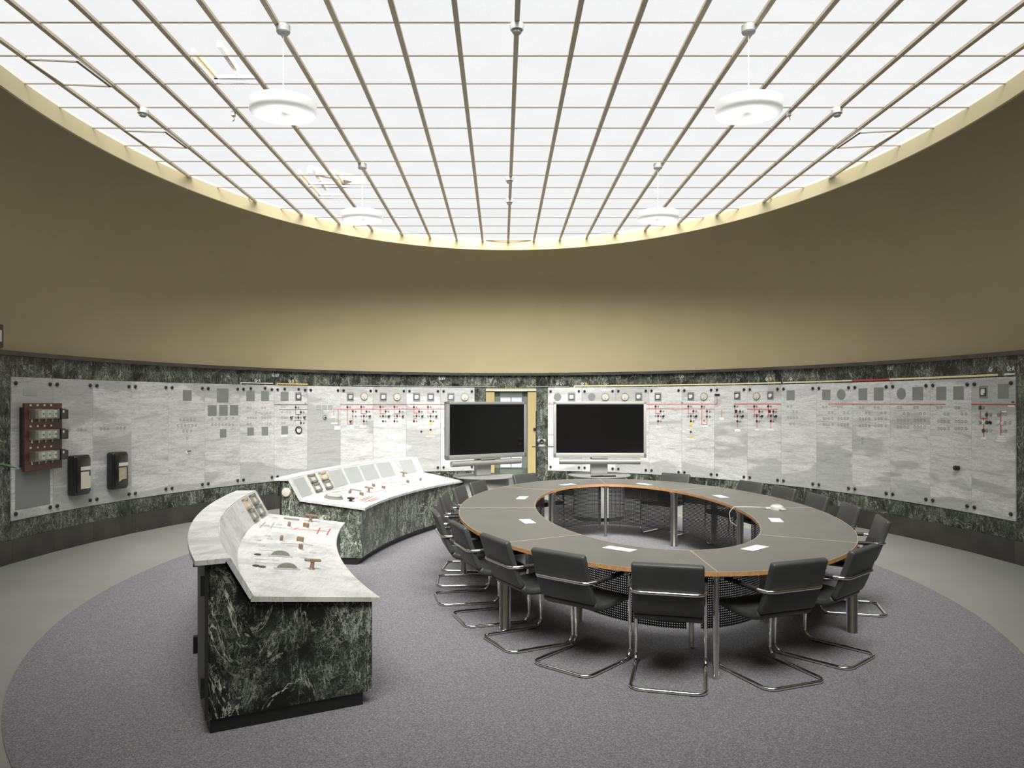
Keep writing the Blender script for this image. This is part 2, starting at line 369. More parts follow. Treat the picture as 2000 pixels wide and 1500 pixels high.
# glass ceiling: bars and panes
sky = tag(empty('window_1', (0, 0, ZG)), 'oval gridded glass ceiling', kind='structure')
GX0, GDX, GY0, GDY = 0.123, 0.488, 6.17, 0.593
js = [j for j in range(-11, 12) if abs(GX0 + j * GDX - RX) < RA]; ks = [k for k in range(-10, 16) if abs(GY0 + k * GDY - RY) < RB]
for j in js:
    x = GX0 + j * GDX; hy = RB * math.sqrt(1 - ((x - RX) / RA) ** 2)
    b = MB(); b.box(-0.021, 0.021, -hy, hy, -0.028, -0.001); b.build('glazing_bar', M['bar'], sky, 0, loc=(x, RY, 0))
for k in ks:
    y = GY0 + k * GDY; hx = RA * math.sqrt(1 - ((y - RY) / RB) ** 2)
    b = MB(); b.box(-hx, hx, -0.0075, 0.0075, -0.010, -0.001); b.build('cross_bar', M['bar2'], sky, 0, loc=(RX, y, 0))
ring = [ell(RX, RY, RA, RB, 2 * math.pi * k / 120) for k in range(120)]
def clip(poly):
    for i in range(120):
        a, b = ring[i], ring[(i + 1) % 120]; out = []
        side = lambda p: (b.x - a.x) * (p[1] - a.y) - (b.y - a.y) * (p[0] - a.x)
        for q in range(len(poly)):
            p, n = poly[q], poly[(q + 1) % len(poly)]; sp, sn = side(p), side(n)
            if sp >= 0: out.append(p)
            if (sp >= 0) != (sn >= 0):
                t = sp / (sp - sn); out.append((p[0] + (n[0] - p[0]) * t, p[1] + (n[1] - p[1]) * t))
        poly = out
        if len(poly) < 3: return []
    return poly
full = MB(); full.box(-GDX / 2 + .004, GDX / 2 - .004, -GDY / 2 + .003, GDY / 2 - .003, 0, 0.005); full = full.mesh('glass_pane', M['glass'], 0)
OPEN = {(-6, 1), (-6, 7), (-6, 8), (-5, 7)}
TILT = {(-9, 1): (1.5, 2.4), (-9, 4): (1.4, 1.8), (8, 4): (2.0, -3.0)}
rest = MB()
for j in range(-12, 12):
    for k in range(-12, 16):
        x, y = GX0 + j * GDX, GY0 + k * GDY
        if (j, k) in OPEN: continue
        cell = [(x, y), (x + GDX, y), (x + GDX, y + GDY), (x, y + GDY)]
        p = clip(cell)
        if not p: continue
        cx, cy = x + GDX / 2, y + GDY / 2
        isfull = all(((q[0] - RX) / RA) ** 2 + ((q[1] - RY) / RB) ** 2 < 0.995 for q in cell)
        if y + GDY < 5.6:
            if isfull: rest.box(x + .004, x + GDX - .004, y + .003, y + GDY - .003, ZG - ZG, 0.005)
            else: rest.prism(p, 0, 0.005)
            continue
        if isfull:
            o = link('glass_pane', full, sky, loc=(cx, cy, 0))
            if (j, k) in TILT:
                o.rotation_euler = (R(TILT[j, k][0]), R(TILT[j, k][1]), 0); o.location.z = -0.030
                fb = MB(); hx, hy = GDX / 2 - .006, GDY / 2 - .006
                for q in ((-hx, -hx + .018, -hy, hy), (hx - .018, hx, -hy, hy), (-hx, hx, -hy, -hy + .016), (-hx, hx, hy - .016, hy)): fb.box(*q, -.012, -.001)
                fb.build('gap_edge_bars', M['bar2'], sky, 0, loc=o.location.copy(), rot=o.rotation_euler.copy())  # dark bars added to draw the dark gaps round a tilted pane
        else:
            b = MB(); b.prism([(q[0] - cx, q[1] - cy) for q in p], 0, 0.005); b.build('glass_pane', M['glass'], sky, 0, loc=(cx, cy, 0))
o = rest.build('glass_pane', M['glass'], sky, 0); o['kind'] = 'stuff'
# pale pine frames and a slanting attic beam seen through the open cells
for (j, k) in sorted(OPEN):
    x, y = GX0 + j * GDX, GY0 + k * GDY
    b = MB(); b.box(0.025, 0.06, 0.02, GDY - 0.02, 0.03, 0.07); b.build('pine_frame', M['beamwood'], sky, 0, loc=(x, y, 0))
    b = MB(); b.box(0.02, GDX - 0.02, GDY - 0.045, GDY - 0.012, 0.03, 0.06); b.build('pine_frame', M['plaster'], sky, 0, loc=(x, y, 0))
b = MB(); b.box(-0.42, 0.42, -0.04, 0.04, -0.05, 0.05)
b.build('attic_beam', M['beamwood'], sky, 0, loc=(-2.35, 10.75, 0.12), rot=(0, 0, R(38)))
b = MB(); b.box(-0.02, 0.02, -0.28, 0.28, -0.03, 0.03); b.build('attic_beam', M['plaster'], sky, 0, loc=(-2.55, 7.08, 0.12), rot=(0, 0, R(3)))
b = MB(); b.box(-0.02, 0.02, -0.5, 0.5, -0.03, 0.03); b.build('attic_beam', M['plaster'], sky, 0, loc=(-2.62, 10.9, 0.12), rot=(0, 0, R(3)))

# carpet
b = MB(); b.prism([(0.177 + 4.2 * math.cos(2 * math.pi * k / 160), 8.24 + 5.65 * math.sin(2 * math.pi * k / 160)) for k in range(160)], 0.0, 0.007)
tag(b.build('carpet', M['carpet'], smooth=0), 'dark purple-grey oval carpet under the table and consoles', 'carpet')
b = MB()
def wallx(px, face=0.0):
    """plan point where the view column px meets the switchboard face ellipse"""
    k = (px - XH) / F; A, B = EA - face, EB - face
    # (k*y-EX)^2/A^2 + (y-EY)^2/B^2 = 1
    a = k * k / A ** 2 + 1 / B ** 2; bb = -2 * (k * EX / A ** 2 + EY / B ** 2); c = EX ** 2 / A ** 2 + EY ** 2 / B ** 2 - 1
    y = (-bb + math.sqrt(bb * bb - 4 * a * c)) / (2 * a); return Vector((k * y, y, 0))

def chord(P0, P1):
    u = (P1 - P0); L = u.length; u.normalize(); mid = (P0 + P1) / 2
    back = Vector((-u.y, u.x, 0))
    if back.dot(mid - Vector((EX, EY, 0))) < 0: back = -back
    return mid, L, math.atan2(u.y, u.x), u, back

ZP0, ZP1, ZB, ZC0, ZC1 = 0.497, 2.205, 0.274, 2.455, 2.508
LB = [22, 103.5, 181.5, 257, 329, 400, 469, 535.75, 600.75, 665, 728.75, 793.75, 860.5, 927]
RBD = [1070, 1136.5, 1202.5, 1267.5, 1331.6, 1395.4, 1459.6, 1525.4, 1594.5, 1664.6, 1738.4, 1816.4, 1897.4, 1983.5]
# further wall points beyond the picture so the room closes behind the viewer
def ang_of(P): return math.atan2((P.y - EY) / EB, (P.x - EX) / EA)
PL = [wallx(x) for x in LB]; PR = [wallx(x) for x in RBD]
aL = ang_of(PL[0]); aR = ang_of(PR[-1])
extraL = [ell(EX, EY, EA, EB, aL + 0.12 * i) for i in range(0, 11)]
extraR = [ell(EX, EY, EA, EB, aR - 0.12 * i) for i in range(0, 11)]

def slab(name, P0, P1, z0, z1, front, back, mat, parent, gap=0.0015):
    mid, L, rz, u, bk = chord(P0, P1)
    b = MB(); b.box(-L / 2 + gap, L / 2 - gap, -front, back, z0, z1)
    return b.build(name, mat, parent, 0, loc=(mid.x, mid.y, 0), rot=(0, 0, rz))

base = tag(empty('baseboard_back'), 'dark polished stone baseboard along the curved wall', kind='structure')
capt = tag(empty('trim_2'), 'dark stone capping above the marble', kind='structure')
clad = tag(empty('wall_left'), 'green marble cladding of the curved wall', kind='structure')
def strip(P0, P1, full=False):
    slab('baseboard_slab', P0, P1, 0.0, ZB, 0.012, 0.06, M['base'], base)
    slab('capping_stone', P0, P1, ZC0, ZC1, 0.045, 0.07, M['cap'], capt)
    if full: slab('cladding_slab', P0, P1, ZB, ZC0, -0.012, 0.06, M['green2'], clad)
    else:
        slab('cladding_slab', P0, P1, ZP1 + 0.002, ZC0, -0.012, 0.06, M['green2'], clad)
        slab('cladding_slab', P0, P1, ZB, ZP0 - 0.002, -0.012, 0.06, M['green2'], clad)
for P in (PL, PR):
    for i in range(len(P) - 1): strip(P[i], P[i + 1])
for E_ in (extraL, extraR):
    for i in range(len(E_) - 1):
        a, c = (E_[i + 1], E_[i]) if E_ is extraL else (E_[i], E_[i + 1])
        if min(a.y, c.y) > 1.1: strip(a, c, True)
# around the door
dl, dr = wallx(949), wallx(1047.5)
strip(PL[-1], dl, True); strip(dr, PR[0], True)
ZD = 2.19
slab('cladding_slab', dl, dr, ZD, ZC0, -0.012, 0.06, M['green2'], clad); slab('capping_stone', dl, dr, ZC0, ZC1, 0.045, 0.07, M['cap'], capt)

# door
mid, L, rz, u, bk = chord(dl, dr)
door = tag(empty('door_1', (mid.x, mid.y, 0), rz), 'grey-green glazed door between ochre jambs', kind='structure')
h = L / 2
for sx in (-1, 1):
    b = MB(); b.rbox(min(sx * h, sx * (h - 0.178)), max(sx * h, sx * (h - 0.178)), -0.005, 0.05, 0, ZD, 0.004, 1); b.build('jamb', M['jamb'], door)
b = MB(); b.box(-h + 0.178, h - 0.178, 0.0, 0.05, ZD - 0.05, ZD); b.build('lintel', M['jamb'], door, 0)
b = MB(); b.rbox(-h, h, -0.03, 0.02, ZD - 0.055, ZD - 0.03, 0.006, 2); b.build('bright_lintel_line', M['whitep'], door)  # white paint stands in for the bright line of the lintel glass
dw = h - 0.178
b = MB(); dz = 0.03
for (xa, xb, za, zb) in ((-dw, -dw + 0.115, 0, ZD - 0.06), (dw - 0.115, dw, 0, ZD - 0.06), (-dw, dw, 0, 0.55), (-dw, dw, ZD - 0.17, ZD - 0.06)):
    b.box(xa, xb, dz, dz + 0.035, za, zb)
b.build('door_leaf', M['doorgreen'], door, 0)
b = MB()
for zz in (0.55, ZD - 0.175): b.box(-dw + .10, dw - .10, dz - 0.012, dz + 0.02, zz - 0.012, zz + 0.012)
for xx in (-dw + .11, dw - .11): b.box(xx - 0.012, xx + 0.012, dz - 0.012, dz + 0.02, 0.55, ZD - 0.175)
b.build('glazing_bead', M['doorgreen'], door, 0)
b = MB(); b.box(-0.008, 0.008, dz, dz + 0.03, 0.55, ZD - 0.17); b.build('muntin', M['doorgreen'], door, 0)
for zz in (0.95, 1.36, 1.77):
    b = MB(); b.box(-dw + .115, dw - .115, dz, dz + 0.03, zz - 0.008, zz + 0.008); b.build('muntin', M['doorgreen'], door, 0)
for sx in (0, 1):
    b = MB(); b.box(-dw + .115 + sx * (dw - .115), sx * (dw - .115), dz + 0.012, dz + 0.018, 0.55, ZD - 0.17); b.build('pane', M['pane'], door, 0)
b = MB(); b.lathe([(0.0, 0), (0.03, 0), (0.03, 0.02), (0.022, 0.035), (0, 0.037)], 14, Matrix.Translation((h - 0.035, -0.005, 1.35)) @ Matrix.Rotation(R(90), 4, 'X')); b.build('bell_push', M['black'], door)
b = MB(); b.box(h - 0.012, h + 0.004, -0.02, -0.004, 0.1, 1.72); b.build('cable_duct', M['black'], door, 0)

# lettering and group lines above the panels
def wall_frame(px):
    P = wallx(px); q = wallx(px + 1); u = (q - P).normalized(); return P, math.atan2(u.y, u.x)
def to_mesh(o):
    me = bpy.data.meshes.new_from_object(o); me.name = 'lettering'; par = o.parent; bpy.data.objects.remove(o); return link('lettering', me, par)
BOUNDS = LB + [949, 1047.5] + RBD
def cladding_at(px, proud=0.0025):
    """point and heading on the face of the cladding slab that the view column px meets"""
    i = max(k for k in range(len(BOUNDS) - 1) if BOUNDS[k] <= px or k == 0); i = min(i, len(BOUNDS) - 2)
    mid, L, rz, u, bk = chord(wallx(BOUNDS[i]), wallx(BOUNDS[i + 1])); q = mid + bk * (0.012 - proud); k = (px - XH) / F
    y = q.dot(bk) / (k * bk.x + bk.y); return Vector((k * y, y, 0)), rz
def text(body, px, py, hgt_px, mat, sx=0.75):
    P, rz = cladding_at(px); s = P.y / F
    cu = bpy.data.curves.new('lettering', 'FONT'); cu.body = body; cu.size = hgt_px * s * 1.38; cu.extrude = 0.002; cu.align_x = 'CENTER'; cu.offset = 0.002
    cu.materials.append(mat); o = bpy.data.objects.new('lettering', cu); C.objects.link(o); o.parent = clad
    o = to_mesh(o); o.location = (P.x, P.y, CH + (YH - py) * s); o.rotation_euler = (R(90), 0, rz); o.scale = (sx, 1, 1); return o
for args in (('30 kV', 537, 735.5, 7.5, 'whitep'), ('Gr', 500.5, 746, 6, 'whitep'), ('A', 507, 746, 6, 'whitep'), ('Gr', 566.5, 747.2, 6, 'whitep'), ('B', 572.5, 747.2, 6, 'yellow'), ('6 kV', 863.5, 741.5, 6.5, 'whitep'),
             ('Gr', 1089, 751.2, 4.5, 'whitep'), ('C', 1095, 751.2, 4.5, 'whitep'), ('Gr', 1138, 751.5, 5, 'whitep'), ('A', 1144.5, 751.5, 5, 'yellow'), ('6 kV', 1331.5, 738, 6.5, 'whitep'), ('Gr', 1498, 743.2, 6, 'whitep'), ('D', 1505.5, 743.2, 6, 'yellow'),
             ('Gr', 1545, 742.5, 6, 'whitep'), ('6 kV', 1739, 722, 9, 'whitep'), ('Gr', 1935, 726, 9, 'whitep'), ('Gr', 1971, 724.5, 9.5, 'whitep'), ('A', 1979, 724, 9.5, 'whitep')):
    text(args[0], args[1], args[2], args[3], M[args[4]])
def group_line(x0, x1, zz, th, mat, tick=0):
    n = max(1, int(abs(x1 - x0) / 30)); mb = MB()
    for i in range(n):
        a, c = wallx(x0 + (x1 - x0) * i / n, 0), wallx(x0 + (x1 - x0) * (i + 1) / n, 0)
        mid, L, rz, u, bk = chord(a, c)
        mb.box(-L / 2, L / 2, -0.004, 0.02, zz - th / 2, zz + th / 2, Matrix.Translation((mid.x, mid.y, 0)) @ Matrix.Rotation(rz, 4, 'Z'))
        if tick and (i == 0): mb.box(-L / 2, -L / 2 + 0.012, -0.004, 0.02, zz - 0.03, zz, Matrix.Translation((mid.x, mid.y, 0)) @ Matrix.Rotation(rz, 4, 'Z'))
    return mb.build('group_line', mat, clad, 0)
group_line(470, 533, 2.238, 0.018, M['whitep'], 1); group_line(541, 601, 2.236, 0.018, M['yellow'], 1); group_line(690, 1112, 2.228, 0.009, M['lightplate'])
group_line(1121, 1525, 2.236, 0.022, M['pale'], 1); group_line(1529, 1664, 2.236, 0.022, M['pale']); group_line(1664, 1738, 2.236, 0.022, M['red']); group_line(1738, 1949, 2.236, 0.024, M['pale']); group_line(1962, 1982, 2.238, 0.024, M['whitep'])

# ------------------------------------------------------------------ switchboard panels
bolt_me = MB(); bolt_me.lathe([(0, 0), (0.018, 0), (0.024, 0.006), (0.024, 0.016), (0.017, 0.024), (0, 0.026)], 12, Matrix.Rotation(R(90), 4, 'X')); bolt_me = bolt_me.mesh('bolt', M['black'])
FR = 0.0            # panel face (local y)
def rotY(): return Matrix.Rotation(R(90), 4, 'X')
class Panel:
    def __init__(s, x0, x1, label):
        s.P0, s.P1 = wallx(x0), wallx(x1); s.mid, s.L, s.rz, s.u, s.bk = chord(s.P0, s.P1)
        s.o = tag(empty('switchboard_panel', (s.mid.x, s.mid.y, 0), s.rz), label, 'switchboard panel', 'marble switchboard panels along the curved wall')
        b = MB(); b.rbox(-s.L / 2 + .0015, s.L / 2 - .0015, 0, 0.05, ZP0, ZP1, 0.002, 1); b.build('marble_slab', M['grey'], s.o, 0)
        for bx in (-s.L / 2 + 0.06, s.L / 2 - 0.06):
            for bz in (ZP0 + 0.08, ZP1 - 0.075): link('bolt', bolt_me, s.o, loc=(bx, 0, bz))
        s.mb = {}
    def at(s, px, py):
        k = (px - XH) / F
        # ray (k,1)*y meets plane through mid with normal bk
        y = s.mid.dot(s.bk) / (k * s.bk.x + s.bk.y); p = Vector((k * y, y, 0))
        return (p - s.mid).dot(s.u), CH + (YH - py) * y / F, y / F
    def field(s, mat): return s.mb.setdefault(mat, MB())
    def done(s):
        nm = {'red': 'circuit_line', 'olive': 'circuit_line', 'yellow': 'circuit_line', 'ring': 'plugged_hole', 'dot': 'signal_disc', 'mid': 'signal_disc', 'tagw': 'label_tag', 'whitedial': 'signal_disc'}
        for m, b in s.mb.items():
            o = b.build(nm[m], M[m], s.o); o['kind'] = 'stuff'
    def line(s, pts, mat='red', w=0.0085):
        P = [s.at(*p) for p in pts]; f = s.field(mat)
        for (u0, z0, _), (u1, z1, _) in zip(P, P[1:]):
            if abs(u1 - u0) > abs(z1 - z0): f.box(min(u0, u1) - w / 2, max(u0, u1) + w / 2, -0.003, 0.001, (z0 + z1) / 2 - w / 2, (z0 + z1) / 2 + w / 2)
            else: f.box((u0 + u1) / 2 - w / 2, (u0 + u1) / 2 + w / 2, -0.003, 0.001, min(z0, z1), max(z0, z1))
    def dots(s, pts, mat='dot', r=0.021):
        f = s.field(mat)
        for p in pts:
            u, z, _ = s.at(*p); f.lathe([(0, -0.001), (r, -0.001), (r * 0.9, 0.008), (0, 0.009)], 10, Matrix.Translation((u, 0, z)) @ rotY())
    def rings(s, pts, r=0.02):
        f = s.field('ring')
        for p in pts:
            u, z, _ = s.at(*p); f.lathe([(r * 0.62, 0.0), (r, 0.0), (r, 0.0025), (r * 0.62, 0.0025)][::1], 10, Matrix.Translation((u, 0, z)) @ rotY()) if False else None
            n = 12; vs = []; fs = []
            for k in range(n):
                a = 2 * math.pi * k / n; c, d = math.cos(a), math.sin(a)
                vs += [(u + r * .62 * c, -0.0022, z + r * .62 * d), (u + r * c, -0.0022, z + r * d)]
            for k in range(n):
                j = (k + 1) % n; fs.append((2 * k, 2 * j, 2 * j + 1, 2 * k + 1))
            f.add(vs, fs)
    def tags(s, rects):
        f = s.field('tagw')
        for (xa, xb, ya, yb) in rects:
            u0, z1, _ = s.at(xa, ya); u1, z0, _ = s.at(xb, yb); f.box(u0, u1, -0.003, 0.001, z0, z1)
    def plate(s, xa, xb, ya, yb, mat='plate', name='blanking_plate'):
        u0, z1, _ = s.at(xa, ya); u1, z0, _ = s.at(xb, yb)
        b = MB(); b.rbox(u0, u1, -0.004, 0.002, z0, z1, 0.0012, 1); b.build(name, M[mat], s.o, 0)
    def disc(s, x, y, rz):
        u, z, k = s.at(x, y); r = rz * k
        b = MB(); b.lathe([(0, 0), (r, 0), (r, 0.004), (0, 0.005)], 28, Matrix.Translation((u, 0, z)) @ rotY()); b.build('blanking_disc', M['plate'], s.o)
    def meter(s, x, y, dial='whitedial', hz=8.3):
        u, z, k = s.at(x, y); hh = hz * k
        b = MB(); b.rbox(u - hh * .86, u + hh * .86, -0.006, 0.002, z - hh, z + hh, 0.002, 1); me = b.build('square_meter', M['plate'], s.o, 0)
        a = hh * 0.60
        b = MB()
        for (xa, xb, za, zb) in ((-a, -a + .007, -a, a), (a - .007, a, -a, a), (-a, a, -a, -a + .008), (-a, a, a - .007, a)): b.box(u + xa, u + xb, -0.016, -0.005, z + za, z + zb)
        b.build('frame', M['black'], me, 0)
        b = MB(); b.box(u - a + .006, u + a - .006, -0.010, -0.005, z - a + .007, z + a - .006); b.build('dial', M[dial], me, 0)
        b = MB(); b.lathe([(0, 0), (.009, 0), (.008, .004), (0, .005)], 10, Matrix.Translation((u + a * .5, -0.010, z - a * .5)) @ rotY()); b.build('pointer_hub', M['black'], me)
    def round(s, x, y, rz=7.4, heavy=False):
        u, z, k = s.at(x, y); r = rz * k; T = Matrix.Translation((u, 0, z)) @ rotY()
        b = MB(); b.lathe([(0, 0), (r, 0), (r, 0.018), (r * (.74 if heavy else .93), 0.024), (r * (.70 if heavy else .91), 0.015), (0, 0.015)], 30, T); me = b.build('round_meter', M['black' if heavy else 'gaugeframe'], s.o)
        q = r * (.70 if heavy else .91)
        b = MB(); b.lathe([(0, 0.0155), (q, 0.0155), (q, 0.0175), (0, 0.018)], 26, T); b.build('dial', M['whitedial' if heavy else 'cream'], me)
        b = MB(); b.lathe([(0, 0.018), (r * .17, 0.018), (r * .15, 0.024), (0, 0.025)], 12, Matrix.Translation((u, 0, z + (r * .45 if heavy else -r * .5))) @ rotY()); b.build('pointer_hub', M['black' if heavy else 'ring'], me)
    def handle(s, x, y):
        u, z, k = s.at(x, y); b = MB()
        b.lathe([(0, 0), (.020, 0), (.018, .012), (.009, .016), (.009, .026), (0, .027)], 12, Matrix.Translation((u, 0, z)) @ rotY())
        b.rbox(-0.030, 0.030, -0.040, -0.022, -0.009, 0.009, 0.004, 1, Matrix.Translation((u, 0, z)) @ Matrix.Rotation(R(-40), 4, 'Y')); b.build('switch_handle', M['black'], s.o)
    def feeder(s, x, dx=10.2, y0=790.3, y1=799.0, yb=808.0, ye=831.0, jog=False, first='dot', low='dot', hd=True, stemend=None):
        xm = x + dx / 2
        s.line([(x, y0), (x, yb)]); s.line([(x, yb), (x + dx, yb)]); s.line([(x + dx, y1), (x + dx, yb)])
        if jog: s.line([(xm, yb), (xm, 817.3)]); s.line([(x, 817.3), (xm, 817.3)]); s.line([(x, 817.3), (x, ye)])
        else: s.line([(xm, yb), (xm, ye)])
        s.dots([(x, y0 + 4.5), (x + dx, y1 + 4.6), (xm, 812.6), (x if jog else xm, 822.5)], 'dot')
        s.dots([(x + 5.1, y0 + 4.5), (x + dx + 5.4, y1 + 4.6), (x, 812.6), (x + dx, 812.6), ((x if jog else xm) + 5.1, 822.5)], 'mid', 0.018)
        if hd: s.handle(x + dx + 5.6, 812.8)
def bus(p, xa, xb, y=790.3, **k): p.line([(xa, y), (xb, y)], k.get('mat', 'red'), k.get('w', 0.0095))

PLAB = ['dark grey marble switchboard panel at the far left end, behind the relay board', 'marble switchboard panel carrying the leftmost black chart recorder', 'marble switchboard panel carrying the second black chart recorder from the left', 'bare marble switchboard panel right of the second chart recorder',
        'marble switchboard panel with one small grey plate and rows of plugged holes', 'marble switchboard panel with five grey plates, three of them in a row', 'marble switchboard panel with four grey plates under the white Gr A line', 'marble switchboard panel with olive circuit lines under the yellow B line',
        'marble switchboard panel with three white lamps and three small grey squares', 'marble switchboard panel with a cream-faced square meter where the red lines begin', 'marble switchboard panel second along the red lines, square and round meter', 'marble switchboard panel with two square meters and a yellow symbol, left of the left screen', 'marble switchboard panel partly behind the left screen, beside the door',
        'marble switchboard panel just right of the door, grey disc beside a meter', 'marble switchboard panel behind the right screen, grey disc and round meter', 'marble switchboard panel behind the right edge of the right screen', 'marble switchboard panel with a single square meter just right of the right screen', 'marble switchboard panel with a yellow symbol right of the right screen',
        'marble switchboard panel with a small black name plate at its top left corner', 'marble switchboard panel where the thick red lines end, round and square meter', 'nearly bare marble switchboard panel with one grey plate on the right wall', 'marble switchboard panel where the thin right-hand red line begins, grey plate and disc', 'marble switchboard panel under the red piece of the top line', 'marble switchboard panel with a grey disc left of a grey plate, on the right wall',
        'marble switchboard panel with two grey plates and a black knob low down', 'marble switchboard panel at the far right end, with two red feeders']
pan = []
for i, (a, c) in enumerate(list(zip(LB, LB[1:])) + list(zip(RBD, RBD[1:]))): pan.append(Panel(a, c, PLAB[i]))
p = pan[0]; p.plate(45, 72, 759, 773, 'lightplate'); p.plate(29.5, 97.5, 917, 984, 'plate')
p = pan[1]; p.rings([(120, 840), (127, 840), (134, 840.5), (152, 839.5), (158.5, 839.5), (166.5, 839)])
p = pan[2]; p.rings([(197, 838), (203.5, 837.5), (211, 837), (230, 836.5), (236, 836), (243, 836)])
p = pan[4]; p.plate(357, 374, 761.5, 782.5); p.rings([(352, 819.5), (359, 819.5), (366, 819.5), (373, 819.5), (379.5, 819.5)] + [(347.5 + 7 * i, 831) for i in range(6)] + [(358.5, 842.5), (365.5, 842.5), (373, 842), (365.5, 856.5)])
p.dots([(365.5, 884)], 'whitedial', 0.032); u, z, k = p.at(366, 881); b = MB(); b.tube([(u, 0, z), (u, -0.04, z), (u + 0.03, -0.045, z)], 0.008, 8); b.build('hook', M['black'], p.o)
p = pan[5]; [p.plate(*q) for q in ((423.5, 446, 758.5, 786), (406, 423, 791.5, 812), (428, 444.5, 791, 811.5), (449, 465, 791, 811), (429.5, 442, 838.5, 854))]
p.rings([(414.5, 818), (428.5, 818), (442, 817.5), (455, 817)] + [(414.5 + 6.7 * i, 829.3) for i in range(7)])
p = pan[6]; [p.plate(*q) for q in ((481, 497.3, 763, 783), (510, 525.3, 764, 783), (483, 495.6, 835, 850), (511, 523.4, 834, 850))]
p.rings([(484, 796.5), (489.3, 796.5), (512, 796.5), (517.3, 796.5), (500, 806), (522, 806), (528, 806)] + [(484 + 5.2 * i, 816.5) for i in range(4)] + [(512 + 5.3 * i, 816) for i in range(4)] + [(483.5, 828.3), (489, 828.3), (522, 827.5), (528, 827)])
for q in ((489, 758.6), (517, 758)): u, z, k = p.at(*q); link('bolt', bolt_me, p.o, loc=(u, 0, z))
p = pan[7]; [p.plate(*q) for q in ((548, 563.5, 765, 783), (549.5, 562.3, 832.3, 848))]; p.meter(582.6, 774.5); p.round(582.7, 840, 7.4, True)
bus(p, 536, 600.5, 790.5, mat='olive'); bus(p, 545, 600.5, 800, mat='olive', w=0.008)
for L_ in ([(577.5, 790.5), (577.5, 809.3)], [(577.5, 809.3), (587.5, 809.3)], [(587.5, 800), (587.5, 809.3)], [(582.5, 809.3), (582.5, 820.6)], [(575.7, 820.6), (587.5, 820.6)], [(575.7, 820.6), (575.7, 825)], [(587.5, 820.6), (587.5, 829.5)]): p.line(L_, 'olive')
p.dots([(577.5, 795.5), (587.5, 805), (582.5, 815.5), (587.5, 826)]); p.dots([(582.3, 795.5), (593, 805), (577.5, 815.5), (587.4, 815.5), (593, 826)], 'mid', 0.018)
p.handle(568, 815); p.handle(593.7, 815); p.rings([(550.6, 795), (555.6, 795), (550.6, 804.5), (560.6, 804.5), (566, 804.5), (550.6, 815), (556, 815), (560.6, 815), (550.6, 826), (555.6, 826)]); p.tags([(548.5, 561, 849.5, 853.5), (577, 590, 849, 852.5)])
for q in ((555.5, 759.5), (582.6, 760)): u, z, k = p.at(*q); link('bolt', bolt_me, p.o, loc=(u, 0, z))
p = pan[8]; p.dots([(623, 777.5), (634, 777.5), (645, 777.5)], 'whitedial', 0.018); [p.plate(q, q + 9.6, 791, 800.6, 'lightplate') for q in (618, 629, 640)]
u, z, k = p.at(634, 815); b = MB(); b.lathe([(0, 0), (.042, 0), (.042, .012), (.034, .014), (.032, .008), (0, .008)], 20, Matrix.Translation((u, 0, z)) @ rotY()); o = b.build('key_switch', M['gaugeframe'], p.o)
b = MB(); b.lathe([(0, .008), (.03, .008), (.03, .011), (0, .012)], 16, Matrix.Translation((u, 0, z)) @ rotY()); b.build('dial', M['cream'], o); b = MB(); b.lathe([(0, .012), (.014, .012), (.012, .04), (0, .042)], 10, Matrix.Translation((u, 0, z)) @ rotY()); b.build('key', M['black'], o)
p.line([(652, 799), (665, 799)]); p.line([(652, 799), (652, 811)]); p.line([(660.5, 799), (660.5, 831)]); p.tags([(647, 655, 812.5, 816), (647, 660, 825.5, 828), (653, 664.6, 832, 839)])
p = pan[9]; p.meter(684, 775, 'cream'); p.round(710.6, 774); bus(p, 665, 728.7, 790.4); bus(p, 665, 728.7, 799)
for L_ in ([(678.5, 790.4), (678.5, 828.3)], [(678.5, 828.3), (689, 828.3)], [(689, 799), (689, 828.3)]): p.line(L_)
p.dots([(678.5, 795), (689, 803.3)]); p.dots([(683.6, 795), (694.6, 803.3), (694.6, 812.6), (689, 812.6)], 'mid', .018); p.handle(684, 823); p.feeder(705.4); p.tags([(677, 690.5, 832, 837.5), (702.7, 715, 832.4, 835)])
p = pan[10]; p.meter(748.5, 775); p.round(775, 775); bus(p, 728.7, 793.7, 790.2); bus(p, 728.7, 793.7, 799); p.feeder(742.8, ye=816); p.feeder(770.3, jog=True, ye=827); p.tags([(740.5, 751, 829, 833.5), (767, 774.5, 829, 831.5)])
p = pan[11]; p.meter(813.5, 775.3); p.meter(841, 775.3); bus(p, 793.7, 860.5, 790); bus(p, 793.7, 860.5, 798.8); p.feeder(808.4, jog=True, ye=826, yb=806.6); p.feeder(835.8, ye=825, yb=806.6)
p.line([(841, 827), (841, 849)], 'yellow', .012); p.line([(832.5, 849.3), (848.5, 849.3)], 'yellow', .012); p.dots([(841, 826.5)], 'yellow', .035); p.dots([(841, 839.4), (822.8, 843)]); p.tags([(808, 815.5, 828, 830.5), (832, 849, 851, 853)])
p = pan[12]; p.meter(880.5, 775.5); p.round(907.4, 775.3); bus(p, 860.5, 927, 790); bus(p, 860.5, 927, 798.6)
p = pan[13]; p.disc(1089, 775.3, 7.6); p.meter(1116.4, 775); bus(p, 1070.5, 1136, 789.6)
p = pan[14]; p.disc(1155.7, 775, 7.4); p.round(1182.5, 775.2); bus(p, 1136.5, 1202, 789.6)
p = pan[15]; p.round(1221.2, 775); p.meter(1247.6, 774.5); bus(p, 1202.5, 1267, 789.5); bus(p, 1202.5, 1267, 798.5)
p = pan[16]; p.meter(1285.3, 775); bus(p, 1267.5, 1331.6, 789.3); bus(p, 1267.5, 1331.6, 798.4); p.feeder(1280.6, 9.9, 789.3, 798.4, 807.6, 831); p.tags([(1281.5, 1290, 832.5, 835)])
